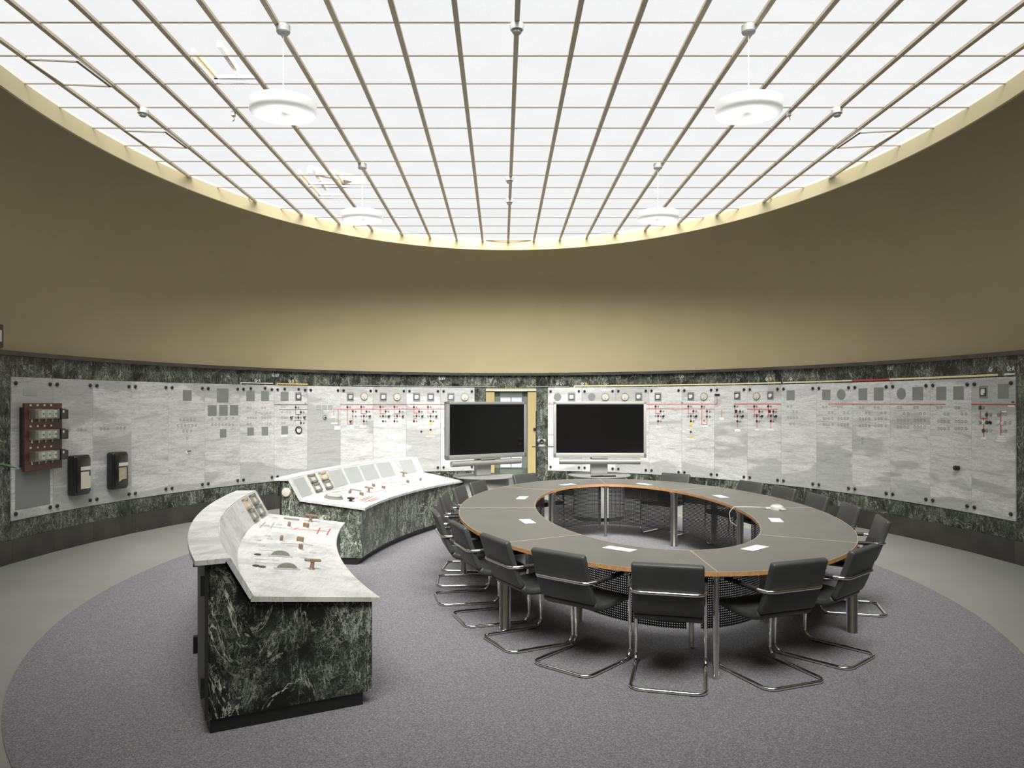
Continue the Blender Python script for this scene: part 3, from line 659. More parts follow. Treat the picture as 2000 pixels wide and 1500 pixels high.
p = pan[17]; p.meter(1349.5, 774); p.round(1375.6, 774.2); bus(p, 1331.6, 1395.4, 789.3); bus(p, 1331.6, 1395, 798.5); p.feeder(1344.5, 10, 789.3, 798.4, 808, 826)
p.line([(1349.4, 827), (1349.4, 855)], 'yellow', .011); p.line([(1343, 855), (1358.5, 855)], 'yellow', .012); p.dots([(1349.4, 828.5)], 'yellow', .035); p.dots([(1349.4, 843.5)])
for L_ in ([(1370.8, 789.3), (1370.8, 829.2)], [(1370.8, 829.2), (1380.8, 829.2)], [(1380.8, 798.4), (1380.8, 829.2)]): p.line(L_)
p.dots([(1370.8, 794), (1380.8, 803.5), (1380.8, 813.5)]); p.dots([(1375.8, 794), (1386.6, 803.6), (1386.6, 813.6), (1375.5, 821)], 'mid', .019); p.tags([(1341, 1359, 856.3, 858.8), (1341.5, 1348, 838, 840.5), (1332.5, 1338, 842, 844.5), (1371, 1383, 831.5, 834.5)])
p = pan[18]; p.plate(1396, 1406, 769, 773.6, 'darkmetal', 'name_plate'); p.line([(1400.5, 774), (1400.5, 789.3)]); p.line([(1395.6, 789.3), (1400.5, 789.3)]); p.line([(1409.5, 800), (1409.5, 814)]); p.tags([(1405, 1414, 815.5, 820.5), (1435, 1446, 838, 843.5)])
p.meter(1440.2, 772.8); p.line([(1434.5, 789), (1459.6, 789)], 'red', .012); p.feeder(1435.2, 10.3, 789, 799, 808.4, 834)
p.plate(1435.8, 1440.3, 800.3, 806, 'darkmetal', 'name_plate')
p = pan[19]; p.round(1478.6, 773.3); p.meter(1505, 772.2); bus(p, 1459.6, 1525, 789, w=.012); bus(p, 1459.8, 1518.5, 799, w=.012); p.feeder(1473.2, 10.2, 789, 799, 809.5, 836); p.feeder(1500.5, 10.2, 789, 799, 810, 836.5); p.plate(1501, 1505.7, 801, 806, 'darkmetal', 'name_plate'); p.tags([(1474.5, 1482.5, 838, 841.4), (1499, 1511.5, 838, 841.4)])
def grid(xs, ys): return [(x, y) for y in ys for x in xs]
p = pan[20]; p.plate(1536.6, 1552.2, 762.3, 781.6); p.rings([(1539, 794), (1545.5, 794), (1550, 803.5), (1556, 804)] + [(1539 + 5.8 * i, 816) for i in range(4)] + [(1544, 828), (1551, 828)])
p = pan[21]; p.plate(1606, 1622, 761, 781); p.disc(1643, 770.5, 10.2); bus(p, 1618, 1664.4, 789); p.rings(grid((1608, 1614, 1638, 1644), (795,)) + grid((1619, 1626, 1649, 1656), (806,)) + grid((1609, 1614, 1619, 1626, 1638, 1644, 1650, 1656), (817.5, 829.3)))
p = pan[22]; p.plate(1677, 1693.8, 758.6, 781.6); p.plate(1707, 1725.6, 757, 782); bus(p, 1664.6, 1738.2, 789.2); p.rings(grid((1680, 1686, 1709, 1715.5), (795.5,)) + grid((1692, 1698, 1722, 1729), (806.5,)) + grid((1680, 1686, 1692, 1698, 1710, 1716, 1722, 1730), (818, 831.5)) + [(1685, 857), (1685, 865)])
p = pan[23]; p.disc(1760.3, 768.8, 11.2); p.plate(1782.2, 1803, 756, 781.6); bus(p, 1738.4, 1816.2, 789.3); p.rings(grid((1754, 1760, 1786, 1792), (795.7,)) + grid((1766, 1774, 1798, 1806), (807.5,)) + grid((1754, 1760, 1767, 1774, 1787, 1793, 1799, 1806), (820.5, 834)))
p = pan[24]; p.plate(1829, 1848, 755.5, 781); p.plate(1862, 1882.6, 754.7, 780.3); bus(p, 1816.4, 1846, 789.5); p.rings(grid((1832, 1838.5, 1867, 1873), (796,)) + grid((1845, 1852, 1879, 1887), (808.5,)) + grid((1833, 1839, 1845, 1853, 1867, 1873, 1879, 1887), (823, 837))); u, z, k = p.at(1872, 914)
b = MB(); b.lathe([(0, 0), (.03, 0), (.026, .03), (.034, .045), (.03, .06), (0, .064)], 14, Matrix.Translation((u, 0, z)) @ rotY()); b.build('knob', M['black'], p.o)
p = pan[25]; p.meter(1921, 765.5, hz=12.2); p.plate(1949, 1970, 750.2, 778); bus(p, 1897.6, 1983, 789.7, w=.013); p.line([(1915, 789.7), (1915, 796)], w=.012)
for L_ in ([(1915, 803), (1915, 817)], [(1915, 817), (1928, 817)], [(1928, 803), (1928, 817)], [(1921.3, 817), (1921.3, 853)], [(1954.5, 803), (1954.5, 850)]): p.line(L_, w=.011)
p.dots([(1914.6, 796.3), (1927.3, 810), (1927.5, 825), (1921, 841)], 'dot', .026); p.dots([(1920.5, 796.3), (1935, 810), (1914.6, 825), (1927.3, 841), (1950.5, 810)], 'mid', .024); p.dots([(1921, 825), (1950.6, 825), (1958, 827)], 'whitedial', .024); p.handle(1935, 825.5)
p.rings([(1958.5, 809), (1964.5, 809), (1963.5, 826), (1973, 826), (1935, 841.5), (1958, 842), (1964.5, 842)]); p.tags([(1916, 1926, 854, 859), (1950, 1961, 851, 854.5), (1948, 1964, 855, 858.5), (1945, 1966, 859, 863.5), (1969, 1982, 791.5, 794.5), (1957, 1966, 802.5, 805.5)])
for q in pan: q.done()
def ptext(p, body, px, py, hp, mat):
    u, z, k = p.at(px, py); cu = bpy.data.curves.new('lettering', 'FONT'); cu.body = body; cu.size = hp * k * 1.38; cu.extrude = 0.001; cu.align_x = 'CENTER'; cu.materials.append(mat)
    o = bpy.data.objects.new('lettering', cu); C.objects.link(o); o.parent = p.o; o = to_mesh(o); o.location = (u, -0.002, z); o.rotation_euler = (R(90), 0, 0); o.scale = (.75, 1, 1)
ptext(pan[25], 'NSS', 1978.5, 787.3, 4.2, M['black']); ptext(pan[7], 'NSS', 596.5, 789, 2.6, M['dot']); ptext(pan[17], 'NSS', 1332.6, 788, 2.4, M['dot']); ptext(pan[13], 'NSS', 1073.6, 788.4, 2.4, M['red'])

# things mounted on the panels
p = pan[0]
rb = tag(empty('relay_board', (p.mid.x, p.mid.y, 0), p.rz), 'dark red-brown relay board with three rows of glass-cased relays at the left end', 'relay board')
u0, z1, _ = p.at(33, 787.5); u1, z0, _ = p.at(107.5, 913)
b = MB(); b.rbox(u0, u1, -0.10, -0.07, z0, z1, 0.004, 1); b.build('board', M['brownwood'], rb)
b = MB(); [b.box(q - .012, q + .012, -0.07, 0, z0 + .05, z1 - .05) for q in (u0 + .05, u1 - .05)]; b.build('bracket', M['darkmetal'], rb, 0)
BW, BH = u1 - u0, z1 - z0
for r_, fz in enumerate((0.84, 0.53, 0.215)):
    zc = z0 + BH * fz; hh = BH * 0.075
    for c_ in range(4):
        xc = u0 + BW * (0.19 + 0.165 * c_); hw = BW * 0.078
        b = MB(); b.rbox(xc - hw, xc + hw, -0.185, -0.10, zc - hh, zc + hh, 0.004, 1); o = b.build('relay', M['caseglass'], rb)
        b = MB(); b.box(xc - hw * .5, xc + hw * .5, -0.165, -0.105, zc - hh * .7, zc + hh * .7); b.build('coil', M['whitep' if c_ else 'darkmetal'], o, 0)
        b = MB(); b.box(xc - hw * .15, xc + hw * .2, -0.172, -0.16, zc - hh * .15, zc + hh * .2); b.build('contact', M['dot'], o, 0)
    b = MB(); b.rbox(u0 + BW * .79, u0 + BW * .92, -0.19, -0.10, zc - hh * 1.05, zc + hh * 1.05, 0.004, 1); o = b.build('black_relay', M['bakelite'], rb)
    b = MB(); b.box(u0 + BW * .90, u0 + BW * 1.02, -0.175, -0.10, zc - hh * 1.1, zc + hh * .8); b.build('side_block', M['black'], o, 0)
    b = MB(); b.box(u0 + BW * .83, u0 + BW * .87, -0.193, -0.188, zc + hh * .2, zc + hh * .7); b.build('label', M['whitep'], o, 0)
    f = MB()
    for c_ in range(4): xc = u0 + BW * (0.14 + 0.18 * c_); f.box(xc - .012, xc + .012, -0.11, -0.098, zc + hh * 1.55, zc + hh * 1.55 + .022); f.box(xc + .015, xc + .022, -0.115, -0.098, zc - hh * 1.6, zc - hh * 1.05)
    o = f.build('terminal', M['whitep'], rb, 0); o['kind'] = 'stuff'
def recorder(pn, xa, xb, ya, yb, label, torn):
    u0, z1, _ = pn.at(xa, ya); u1, z0, _ = pn.at(xb, yb); W, H = u1 - u0, z1 - z0
    r = tag(empty('chart_recorder', (pn.mid.x, pn.mid.y, 0), pn.rz), label, 'chart recorder', 'black chart recorders on the left wall')
    b = MB(); b.rbox(u0, u1, -0.13, -0.002, z0, z1, 0.03, 3); b.build('case', M['bakelite'], r)
    b = MB(); b.rbox(u0 + .02, u1 - .01, -0.145, -0.11, z0 + .03, z1 - .03, 0.02, 2); c = b.build('cover', M['bakelite'], r)
    xa, xb = u0 + W * .30, u1 - W * .10; zt = z0 + H * .62
    b = MB(); b.box(xa, xb, -0.150, -0.140, zt, zt + H * .09); b.build('scale', M['whitep'], c, 0)
    b = MB(); b.prism([(xa, z0 + H * .16), (xb, z0 + H * .16), (xb, z0 + H * .46), (xb - W * .1, z0 + H * .48), (xb - W * .1, z0 + H * .58), (xa, z0 + H * .58)] if torn else [(xa, z0 + H * .2), (xa + W * .2, z0 + H * .26), (xb - W * .08, z0 + H * .27), (xb - W * .1, z0 + H * .58), (xa, z0 + H * .58)], 0.141, 0.149, rotY())
    b.build('chart_paper', M['cream' if torn else 'oldpaper'], c, 0)
    for zz in (z0 + H * .22, z0 + H * .75):
        b = MB(); b.rbox(u1 - .004, u1 + .014, -0.09, -0.06, zz - .03, zz + .03, .004, 1); b.build('latch', M['black'], r)
recorder(pan[1], 129.5, 161, 890, 964, 'black chart recorder with white chart paper, next to the relay board', True)
recorder(pan[2], 206.5, 236, 883.5, 952.5, 'black chart recorder with a torn yellowed chart, right of the other one', False)

# picture at the left edge above the capping
P = wallx(4, 0.0); rz = wall_frame(4)[1]
pl = tag(empty('wall_sign', (P.x, P.y, 0), rz), 'brown wooden plate with a white insert, above the capping at the left edge', 'wall sign')
zt = CH + (YH - 633) * P.y / F; zb_ = CH + (YH - 678) * P.y / F
b = MB(); b.rbox(-0.13, 0.052, 0.02, 0.055, zb_, zt, .004, 1); b.build('plate', M['brownwood'], pl); b = MB(); b.box(-0.09, 0.012, 0.012, 0.02, zb_ + .065, zt - .07); b.build('insert', M['whitep'], pl, 0)

# ------------------------------------------------------------------ control consoles
KX, KY = 5.689, 8.174
def pol(r, a, z): a = R(a); return (KX + r * math.cos(a), KY + r * math.sin(a), z)
def sector(prof, a0, a1, n):
    b = MB(); m = len(prof); vs = []; fs = []
    for i in range(n + 1):
        a = a0 + (a1 - a0) * i / n; vs += [pol(r, a, z) for r, z in prof]
    for i in range(n):
        for k in range(m): fs.append((i * m + k, i * m + (k + 1) % m, (i + 1) * m + (k + 1) % m, (i + 1) * m + k))
    fs.append(tuple(range(m - 1, -1, -1))); fs.append(tuple(n * m + k for k in range(m)))
    return b.add(vs, fs)
def desk_z(r): return .676 + (r - 7.30) / (8.065 - 7.30) * (.773 - .676)
def on_desk(px, py):
    z = .72
    for _ in range(12):
        p = unp(px, py, z); r = math.hypot(p.x - KX, p.y - KY); z = desk_z(r)
    a = math.degrees(math.atan2(p.y - KY, p.x - KX)) % 360; return r, a, z
TILTA = math.atan2(.097, .765); SLOPE = math.atan2(.237, .13)
def desk_M(px, py, spin=0):
    r, a, z = on_desk(px, py); return Matrix.Translation(pol(r, a, z)) @ Matrix.Rotation(R(a), 4, 'Z') @ Matrix.Rotation(-TILTA, 4, 'Y') @ Matrix.Rotation(R(spin), 4, 'Z')
def slope_M(a, t, lift=0.0):
    r = 8.195 - .13 * t; z = 1.01 - .237 * t; return Matrix.Translation(pol(r, a, z)) @ Matrix.Rotation(R(a), 4, 'Z') @ Matrix.Rotation(-SLOPE, 4, 'Y') @ Matrix.Translation((0, 0, lift))
def console(a0, a1, label, stone, slopes):
    base_p = pol(7.83, (a0 + a1) / 2, 0); k = tag(empty('control_console', base_p), label, 'control console')
    inv = Matrix.Translation(base_p).inverted()
    def put(mb, name, mat, par=None, sm=20):
        mb.v = [tuple(inv @ Vector(v)) for v in mb.v]; return mb.build(name, mat, par or k, sm)
    k['put'] = 0
    N = 7; g = 0.012; st = (a1 - a0) / N; T = 0.028
    for i in range(N):
        b0, b1 = a0 + st * i + (g if i else 0), a0 + st * (i + 1) - (g if i < N - 1 else 0)
        put(sector([(8.193, 1.01), (8.385, 1.01), (8.385, 1.01 - T), (8.2235, 1.01 - T), (8.218, .997)], b0, b1, 4), 'top_slab', M['white'])
        put(sector([(8.195, 1.009), (8.064, .773), (8.089, .759), (8.22, .995)], b0, b1, 4), 'instrument_slab', M['white'])
        put(sector([(7.30, .676), (7.30, .676 - T), (8.083, .744), (8.083, .758), (8.063, .7725)], b0, b1, 4), 'desk_slab', M['white'])
    e = 0.22
    put(sector([(7.37, .085), (8.30, .085), (8.30, .98), (8.23, .98), (8.10, .742), (7.37, .646)], a0 + e + .15, a1 - e - .15, 16), 'core', M['black'])
    put(sector([(7.40, .0075), (8.30, .0075), (8.30, .09), (7.40, .09)], a0 + e + .1, a1 - e - .1, 16), 'plinth', M['black'])
    for ea, eb in ((a0 + e, a0 + e + .15), (a1 - e - .15, a1 - e)):
        put(sector([(7.345, .09), (8.31, .09), (8.31, .981), (8.225, .981), (8.09, .742), (7.345, .650)], ea, eb, 1), 'end_slab', M[stone])
    NF = 5; sf = (a1 - a0 - 2 * e - .3) / NF
    for i in range(NF):
        c0 = a0 + e + .15 + sf * i; put(sector([(7.345, .09), (7.37, .09), (7.37, .648), (7.345, .648)], c0 + .008, c0 + sf - .008, 5), 'front_slab', M[stone])
    ND = 4; sdg = (a1 - a0 - 2 * e) / ND
    for i in range(ND):
        c0 = a0 + e + sdg * i; d = put(sector([(8.305, .10), (8.325, .10), (8.325, .97), (8.305, .97)], c0 + .12, c0 + sdg - .12, 4), 'rear_door', M['darkmetal'])
        for zz in (.22, .80):
            for q in (c0 + .10, c0 + sdg - .10): put(sector([(8.325, zz), (8.352, zz), (8.352, zz + .11), (8.325, zz + .11)], q - .09, q + .09, 1), 'hinge', M['black'], d)
    put(sector([(8.30, .09), (8.33, .09), (8.33, .978), (8.30, .978)], a0 + e, a0 + e + .1, 1), 'corner_post', M['darkmetal']); put(sector([(8.30, .09), (8.33, .09), (8.33, .978), (8.30, .978)], a1 - e - .1, a1 - e, 1), 'corner_post', M['darkmetal'])
    for kind, am, wid in slopes:
        w = wid / 2
        if kind == 'plate':
            b = MB(); b.rbox(-0.118, 0.118, -w, w, -0.001, 0.004, .001, 1, slope_M(am, .52)); put(b, 'blanking_plate', M['lightplate'])
        elif kind == 'slab':
            b = MB(); b.rbox(-0.122, 0.122, -w, w, -0.001, 0.006, .001, 1, slope_M(am, .5)); put(b, 'blanking_plate', M['white'])
        else:
            for t, nm in ((.27, 0), (.73, 1)):
                Mx = slope_M(am, t); fm_ = M['gaugebrass' if kind == 'gauge2' and not nm else 'gaugeframe']
                b = MB()
                for (xa, xb, ya, yb) in ((-.056, .056, -w, -w + .03), (-.056, .056, w - .03, w), (-.056, -.028, -w, w), (.028, .056, -w, w)): b.rbox(xa, xb, ya, yb, 0, .022, .003, 1, Mx)
                o = put(b, 'gauge', fm_)
                b = MB(); b.box(-.03, .03, -w + .028, w - .028, .002, .010, Mx); put(b, 'dial', M['cream' if not nm else 'whitedial'], o)
    return k, put
def lights(k, put, items):
    for it in items:
        kind, px, py = it[:3]; sp = it[3] if len(it) > 3 else (90 if it[0] in 'TSH' else 0); Mx = desk_M(px, py, sp)
        if kind == 'T':
            b = MB(); b.lathe([(0, 0), (.022, 0), (.016, .012), (.013, .05), (.02, .056), (.018, .06), (0, .062)], 14, Mx); o = put(b, 'control_knob', M['knob'])
            b = MB(); b.rbox(-.018, .018, -.058, .058, .056, .074, .007, 2, Mx); put(b, 'grip', M['knob'], o)
        elif kind == 'B':
            b = MB(); b.rbox(-.013, .013, -.028, .028, .012, .05, .003, 1, Mx); o = put(b, 'switch_toggle', M['knob'])
            b = MB(); b.lathe([(0, 0), (.03, 0), (.028, .012), (0, .013)], 14, Mx); put(b, 'collar', M['whitep'], o)
        elif kind == 'H':
            b = MB(); b.rbox(-.018, .018, -.088, .088, -.001, .010, .002, 1, Mx); o = put(b, 'edge_dial', M['lightplate'])
            pts = [(.072 * math.cos(R(q)), .045 * math.sin(R(q))) for q in range(0, 181, 15)]
            b = MB(); b.prism(pts, -.011, .011, Mx @ Matrix.Rotation(R(90), 4, 'Z') @ Matrix.Rotation(R(90), 4, 'X')); put(b, 'wheel', M['gaugeframe'], o)
        elif kind == 'D':
            b = MB(); b.lathe([(0, 0), (.115, 0), (.115, .012), (.10, .02), (.10, .034), (.085, .036), (.083, .03), (0, .03)], 30, Mx); o = put(b, 'round_dial', M['gaugeframe'])
            b = MB(); b.lathe([(0, .030), (.083, .030), (.083, .033), (0, .034)], 26, Mx); put(b, 'dial', M['cream'], o)
        elif kind == 'K':
            b = MB(); b.lathe([(0, 0), (.018, 0), (.016, .02), (.045, .03), (.045, .042), (0, .046)], 16, Mx); put(b, 'control_knob', M['black'])
        elif kind == 'S':
            b = MB(); b.rbox(-.016, .016, -.075, .075, -.001, .014, .004, 2, Mx); put(b, 'slide_scale', M['gaugeframe'])
        elif kind == 'o':
            b = MB(); b.lathe([(0, 0), (.026, 0), (.026, .004), (.019, .007), (0, .007)], 14, Mx); put(b, 'signal_lamp', M['lightplate' if sp == 0 else 'darkmetal'])
def desk_lines(k, put, segs, mat, w=.012):
    f = MB()
    for (p0, p1) in segs:
        r0, a0, z0 = on_desk(*p0); r1, a1, z1 = on_desk(*p1); A = Vector(pol(r0, a0, z0)); B_ = Vector(pol(r1, a1, z1)); d = (B_ - A).normalized(); n = Vector((-d.y, d.x, 0)).normalized() * w / 2; up = Vector((0, 0, .0025)); dn = Vector((0, 0, -.003))
        f.add([A - n + up, A + n + up, B_ + n + up, B_ - n + up, A - n + dn, A + n + dn, B_ + n + dn, B_ - n + dn], [(0, 1, 2, 3), (7, 6, 5, 4), (0, 4, 5, 1), (1, 5, 6, 2), (2, 6, 7, 3), (3, 7, 4, 0)])
    o = put(f, 'circuit_line', M[mat], None, 0); o['kind'] = 'stuff'
k1, put1 = console(183.5, 207.9, 'nearest white marble control console with a dark green marble end, left foreground', 'green', [('gauge', 185.2, .19), ('gauge2', 187.4, .19), ('slab', 192.3, .98), ('slab', 199.8, .98)])
lights(k1, put1, [('T', 606, 1019), ('T', 608.7, 1112), ('B', 564, 1030, 8), ('B', 597, 1032, 60), ('B', 549, 1058, 0), ('B', 585.5, 1060, 70), ('B', 586.5, 1075, 10), ('H', 547.5, 1087), ('H', 560.5, 1112), ('S', 569, 1015), ('o', 537, 1011.5), ('o', 504, 1055), ('o', 527, 1053), ('o', 511, 1066), ('o', 605.5, 1065), ('o', 610.8, 1079.5), ('o', 592.5, 1090), ('o', 522.5, 1047), ('o', 503, 1083.5, 1), ('o', 500, 1105.5, 1), ('o', 512, 1107.5, 1), ('o', 521, 1026.5), ('o', 545, 1025)])
desk_lines(k1, put1, [((569, 1033.5), (600, 1035)), ((600, 1035), (641, 1038.5)), ((625, 1031), (619, 1043)), ((645, 1033), (638.5, 1045)), ((583, 1031), (575, 1032.5))], 'red')
desk_lines(k1, put1, [((507, 1031), (518, 1020)), ((528, 1032), (535, 1021.5)), ((505, 1026.5), (569, 1033)), ((505, 1074), (540, 1077)), ((548, 1061), (600, 1063)), ((498, 1092), (545, 1095)), ((560, 1066), (582, 1068))], 'ring', .009)
k2, put2 = console(149.6, 175.2, 'far white marble control console with lighter green marble sides, behind the nearest one', 'green3', [('plate', 173.6, .36), ('gauge', 170.9, .20), ('gauge2', 168.6, .20), ('plate', 165.9, .40), ('plate', 162.7, .40), ('plate', 159.5, .40), ('plate', 156.3, .40), ('plate', 152.0, .36)])
lights(k2, put2, [('T', 719.5, 962), ('T', 787.5, 931), ('B', 683, 965, 5), ('B', 705.5, 969, 60), ('B', 729, 952, 50), ('B', 748.6, 956, 60), ('B', 796, 944.5, 50), ('B', 821, 940, 20), ('D', 651.5, 973), ('K', 684.7, 979), ('S', 694, 958), ('o', 695, 948), ('o', 714, 948.5), ('o', 672.5, 955), ('o', 751.5, 959.5), ('o', 772, 958), ('o', 797, 948.5), ('o', 815, 948.5), ('o', 838, 944), ('o', 821, 943.5), ('o', 760.5, 937.5), ('o', 715, 950)])
desk_lines(k2, put2, [((683, 970.5), (700, 973)), ((703, 977), (722, 970)), ((706, 979), (728, 970)), ((712, 981), (736, 972)), ((721, 980), (740, 974))], 'red')
desk_lines(k2, put2, [((640, 958), (672, 953)), ((648, 962), (680, 957)), ((733, 961), (748, 957)), ((783, 947), (795, 945)), ((806, 943), (818, 940)), ((735, 941.5), (790, 955)), ((745, 944), (800, 940))], 'ring', .009)
b = MB(); ra = 8.245; Mx = Matrix.Translation(pol(ra, 175.2 - .22 + .02, .845)) @ Matrix.Rotation(R(175), 4, 'Z') @ Matrix.Rotation(R(-90), 4, 'X')
b.lathe([(0, -.02), (.052, -.02), (.055, .012), (.046, .03), (0, .034)], 20, Mx); put2(b, 'end_button', M['cream'])
desk_lines(k1, put1, [((497, 1099), (560, 1102))], 'lightplate', .03)

# ------------------------------------------------------------------ conference table
TX, TY = 1.465, 8.275; OA, OB, IA, IB = 1.928, 3.14, 1.093, 2.372; ZT = 0.75
tab = tag(empty('conference_table', (TX, TY, 0)), 'large oval ring-shaped conference table with grey top and beech edge', 'table')
def te(a, b, t): return (a * math.cos(R(t)), b * math.sin(R(t)))
OT = [-90, -41, 0, 41, 90, 139, 180, 221, 270]; IT = [-90, -45, 0, 45, 90, 135, 180, 225, 270]
def offset_ring(pts, d):
    n = len(pts); out = []
    for i in range(n):
        a, b_, c = Vector(pts[i - 1]), Vector(pts[i]), Vector(pts[(i + 1) % n]); e1 = (b_ - a).normalized(); e2 = (c - b_).normalized(); n1 = Vector((-e1.y, e1.x)); n2 = Vector((-e2.y, e2.x)); nn = (n1 + n2); nn.normalize(); out.append(tuple(b_ + nn * (d / max(.3, nn.dot(n1)))))
    return out
for i in range(8):
    n = 18
    o_ = [te(OA, OB, OT[i] + (OT[i + 1] - OT[i]) * k / n) for k in range(n + 1)]; i_ = [te(IA, IB, IT[i] + (IT[i + 1] - IT[i]) * k / n) for k in range(n + 1)]
    poly = o_ + i_[::-1]                                         # counter-clockwise
    inn = offset_ring(poly, .0045); out = offset_ring(poly, .0012)
    m = len(poly); vs = []; fs = []
    for z in (ZT - .03, ZT):
        vs += [(x, y, z) for x, y in inn]
    for k in range(2 * n + 1 if False else n):
        a, b_, c, d = k, k + 1, m - 2 - k, m - 1 - k
        fs.append((m + a, m + b_, m + c, m + d)); fs.append((d, c, b_, a))
    mb = MB(); mb.add(vs, fs); tp = mb.build('tabletop', M['top'], tab, 0)
    vs = []; fs = []
    for ring_, zz in ((inn, ZT - .03), (out, ZT - .03), (out, ZT - .0005), (inn, ZT - .0005)): vs += [(x, y, zz) for x, y in ring_]
    for r_ in range(4):
        for k in range(m): fs.append((r_ * m + k, r_ * m + (k + 1) % m, ((r_ + 1) % 4) * m + (k + 1) % m, ((r_ + 1) % 4) * m + k))
    mb = MB(); mb.add(vs, fs); mb.build('edge_band', M['edge'], tp, 40)
    vs2 = []
    for ring_, zz in ((inn, ZT - .002), (out, ZT - .0004), (out, ZT + .0012), (inn, ZT + .0012)): vs2 += [(x, y, zz) for x, y in ring_]
    mb = MB(); mb.add(vs2, fs); mb.build('lit_edge_lip', M['lip'], tp, 40)  # top of the beech edge, paler: light on it put into the colour
    rad = .045 if i % 2 else (.021 if i in (0, 4) else .036)
    for (a, b_, t, dd) in ((OA, OB, {180: 179, 221: 220.2}.get(OT[i], OT[i]), -.045), (IA, IB, IT[i], .045)):
        x, y = te(a + dd, b_ + dd, t); mb = MB()
        mb.lathe([(0, .0075), (rad * 1.05, .0075), (rad * 1.05, .012), (rad, .016), (rad, ZT - .06), (rad * 1.3, ZT - .055), (rad * 1.3, ZT - .032), (0, ZT - .032)], 20); mb.build('leg', M['satin'], tab, loc=(x, y, 0))
    # beam under each joint
    x0, y0 = te(OA - .06, OB - .06, OT[i]); x1, y1 = te(IA + .06, IB + .06, IT[i]); L_ = math.hypot(x1 - x0, y1 - y0)
    mb = MB(); mb.box(-L_ / 2, L_ / 2, -.05, .05, -.02, 0); mb.build('joint_plate', M['black'], tab, 0, loc=((x0 + x1) / 2, (y0 + y1) / 2, ZT - .031), rot=(0, 0, math.atan2(y1 - y0, x1 - x0)))
    # perforated modesty panel
    g = 3.2 if i in (1, 2, 5, 6) else 2.6
    pts = [te(IA + .12, IB + .12, IT[i] + g + (45 - 2 * g) * k / 16) for k in range(17)]
    me = bpy.data.meshes.new('modesty_panel'); vs = []; fs = []; cum = [0]
    for k in range(16): cum.append(cum[-1] + math.hypot(pts[k + 1][0] - pts[k][0], pts[k + 1][1] - pts[k][1]))
    for z in (.17, .70): vs += [(x, y, z) for x, y in pts]
    for k in range(16): fs.append((k, k + 1, 17 + k + 1, 17 + k))
    me.from_pydata(vs, [], fs); uv = me.uv_layers.new(name='UVMap')
    for lp in me.loops: uv.data[lp.index].uv = (cum[lp.vertex_index % 17], vs[lp.vertex_index][2])
    me.materials.append(M['perf']); link('modesty_panel', me, tab)

# cards on the table
cards = [([(1006.2, 975.9), (1022.5, 976.9), (1033.75, 968.75), (1017.5, 968.1)], 'white card on the table, left side, farther of the two there'), ([(1010.6, 1013.1), (1028.75, 1025), (1049.4, 1023.5), (1031.9, 1012.5)], 'white card on the table, left side, nearer of the two there'),
         ([(1175.5, 1070), (1229.5, 1078.25), (1246, 1074.5), (1189.75, 1066.25)], 'white card on the nearest part of the table, left of the front joint'), ([(1441.25, 1074), (1464.5, 1078.2), (1506.5, 1066.8), (1483.25, 1063.5)], 'white card on the nearest part of the table, right of the front joint'),
         ([(1499, 1010.25), (1509.5, 1022.25), (1532.75, 1021.8), (1520, 1010.25)], 'white card on the table just below the white speakerphone'), ([(1387, 967), (1408, 973.6), (1430.4, 973), (1404.8, 965.6)], 'white card on the table, far right, beyond the speakerphone'),
         ([(1238, 944.75), (1257.5, 947.75), (1278.5, 946.7), (1259, 944)], 'white card on the far end of the table, right of the far joint'), ([(1091, 946.9), (1100, 948.75), (1128.75, 945.6), (1115, 945)], 'white card on the far end of the table, left of the far joint')]
for q, lab in cards:
    P = [unp(x, y, ZT) for x, y in q]; c = sum(P, Vector()) / 4; c.z = ZT + .0012
    e1 = (P[1] - P[0] + P[2] - P[3]) / 2; e2 = (P[3] - P[0] + P[2] - P[1]) / 2
    if e1.length < e2.length: e1, e2 = e2, e1
    a = math.atan2(e1.y, e1.x); hl, hw = .128, .056
    b = MB(); b.box(-hl, hl, -hw, hw, 0, .0015)
    o = b.build('paper_card', M['paper'], None, 0, loc=c, rot=(0, 0, a)); tag(o, lab, 'paper', 'white cards on the conference table')
# speakerphone with cable
p_ = unp(1517, 995, ZT)
sp = tag(empty('speakerphone', (p_.x, p_.y, ZT + .001), R(20)), 'small white speakerphone on the right side of the table', 'speakerphone')
b = MB()
for k in range(3):
    ang = R(120 * k + 30); b.rbox(0, .12, -.03, .03, 0, .022, .01, 2, Matrix.Rotation(ang, 4, 'Z'))
b.lathe([(0, 0), (.075, 0), (.07, .03), (.045, .05), (0, .056)], 20); b.build('body', M['plastic'], sp)
b = MB(); b.lathe([(0, .054), (.03, .052), (.028, .058), (0, .06)], 14); b.build('speaker_grille', M['ring'], sp)
cab = [unp(1508, 992.5, ZT), unp(1480, 991.5, ZT), unp(1455, 990.8, ZT), unp(1444, 990.8, ZT)]
cab = [v + Vector((0, 0, .006)) for v in cab]; e = cab[-1]
cab += [e + Vector((-.06, .0, .0)), e + Vector((-.11, .0, -.06)), e + Vector((-.10, 0, -.16)), e + Vector((-.02, 0, -.22)), e + Vector((.05, 0, -.20))]
b = MB(); b.tube(fillet(cab, .05, 4), .004, 8); o = b.build('cable', M['plastic'], sp); o.matrix_world = Matrix(); o.matrix_parent_inverse = (Matrix.Translation(sp.location) @ Matrix.Rotation(R(20), 4, 'Z')).inverted()

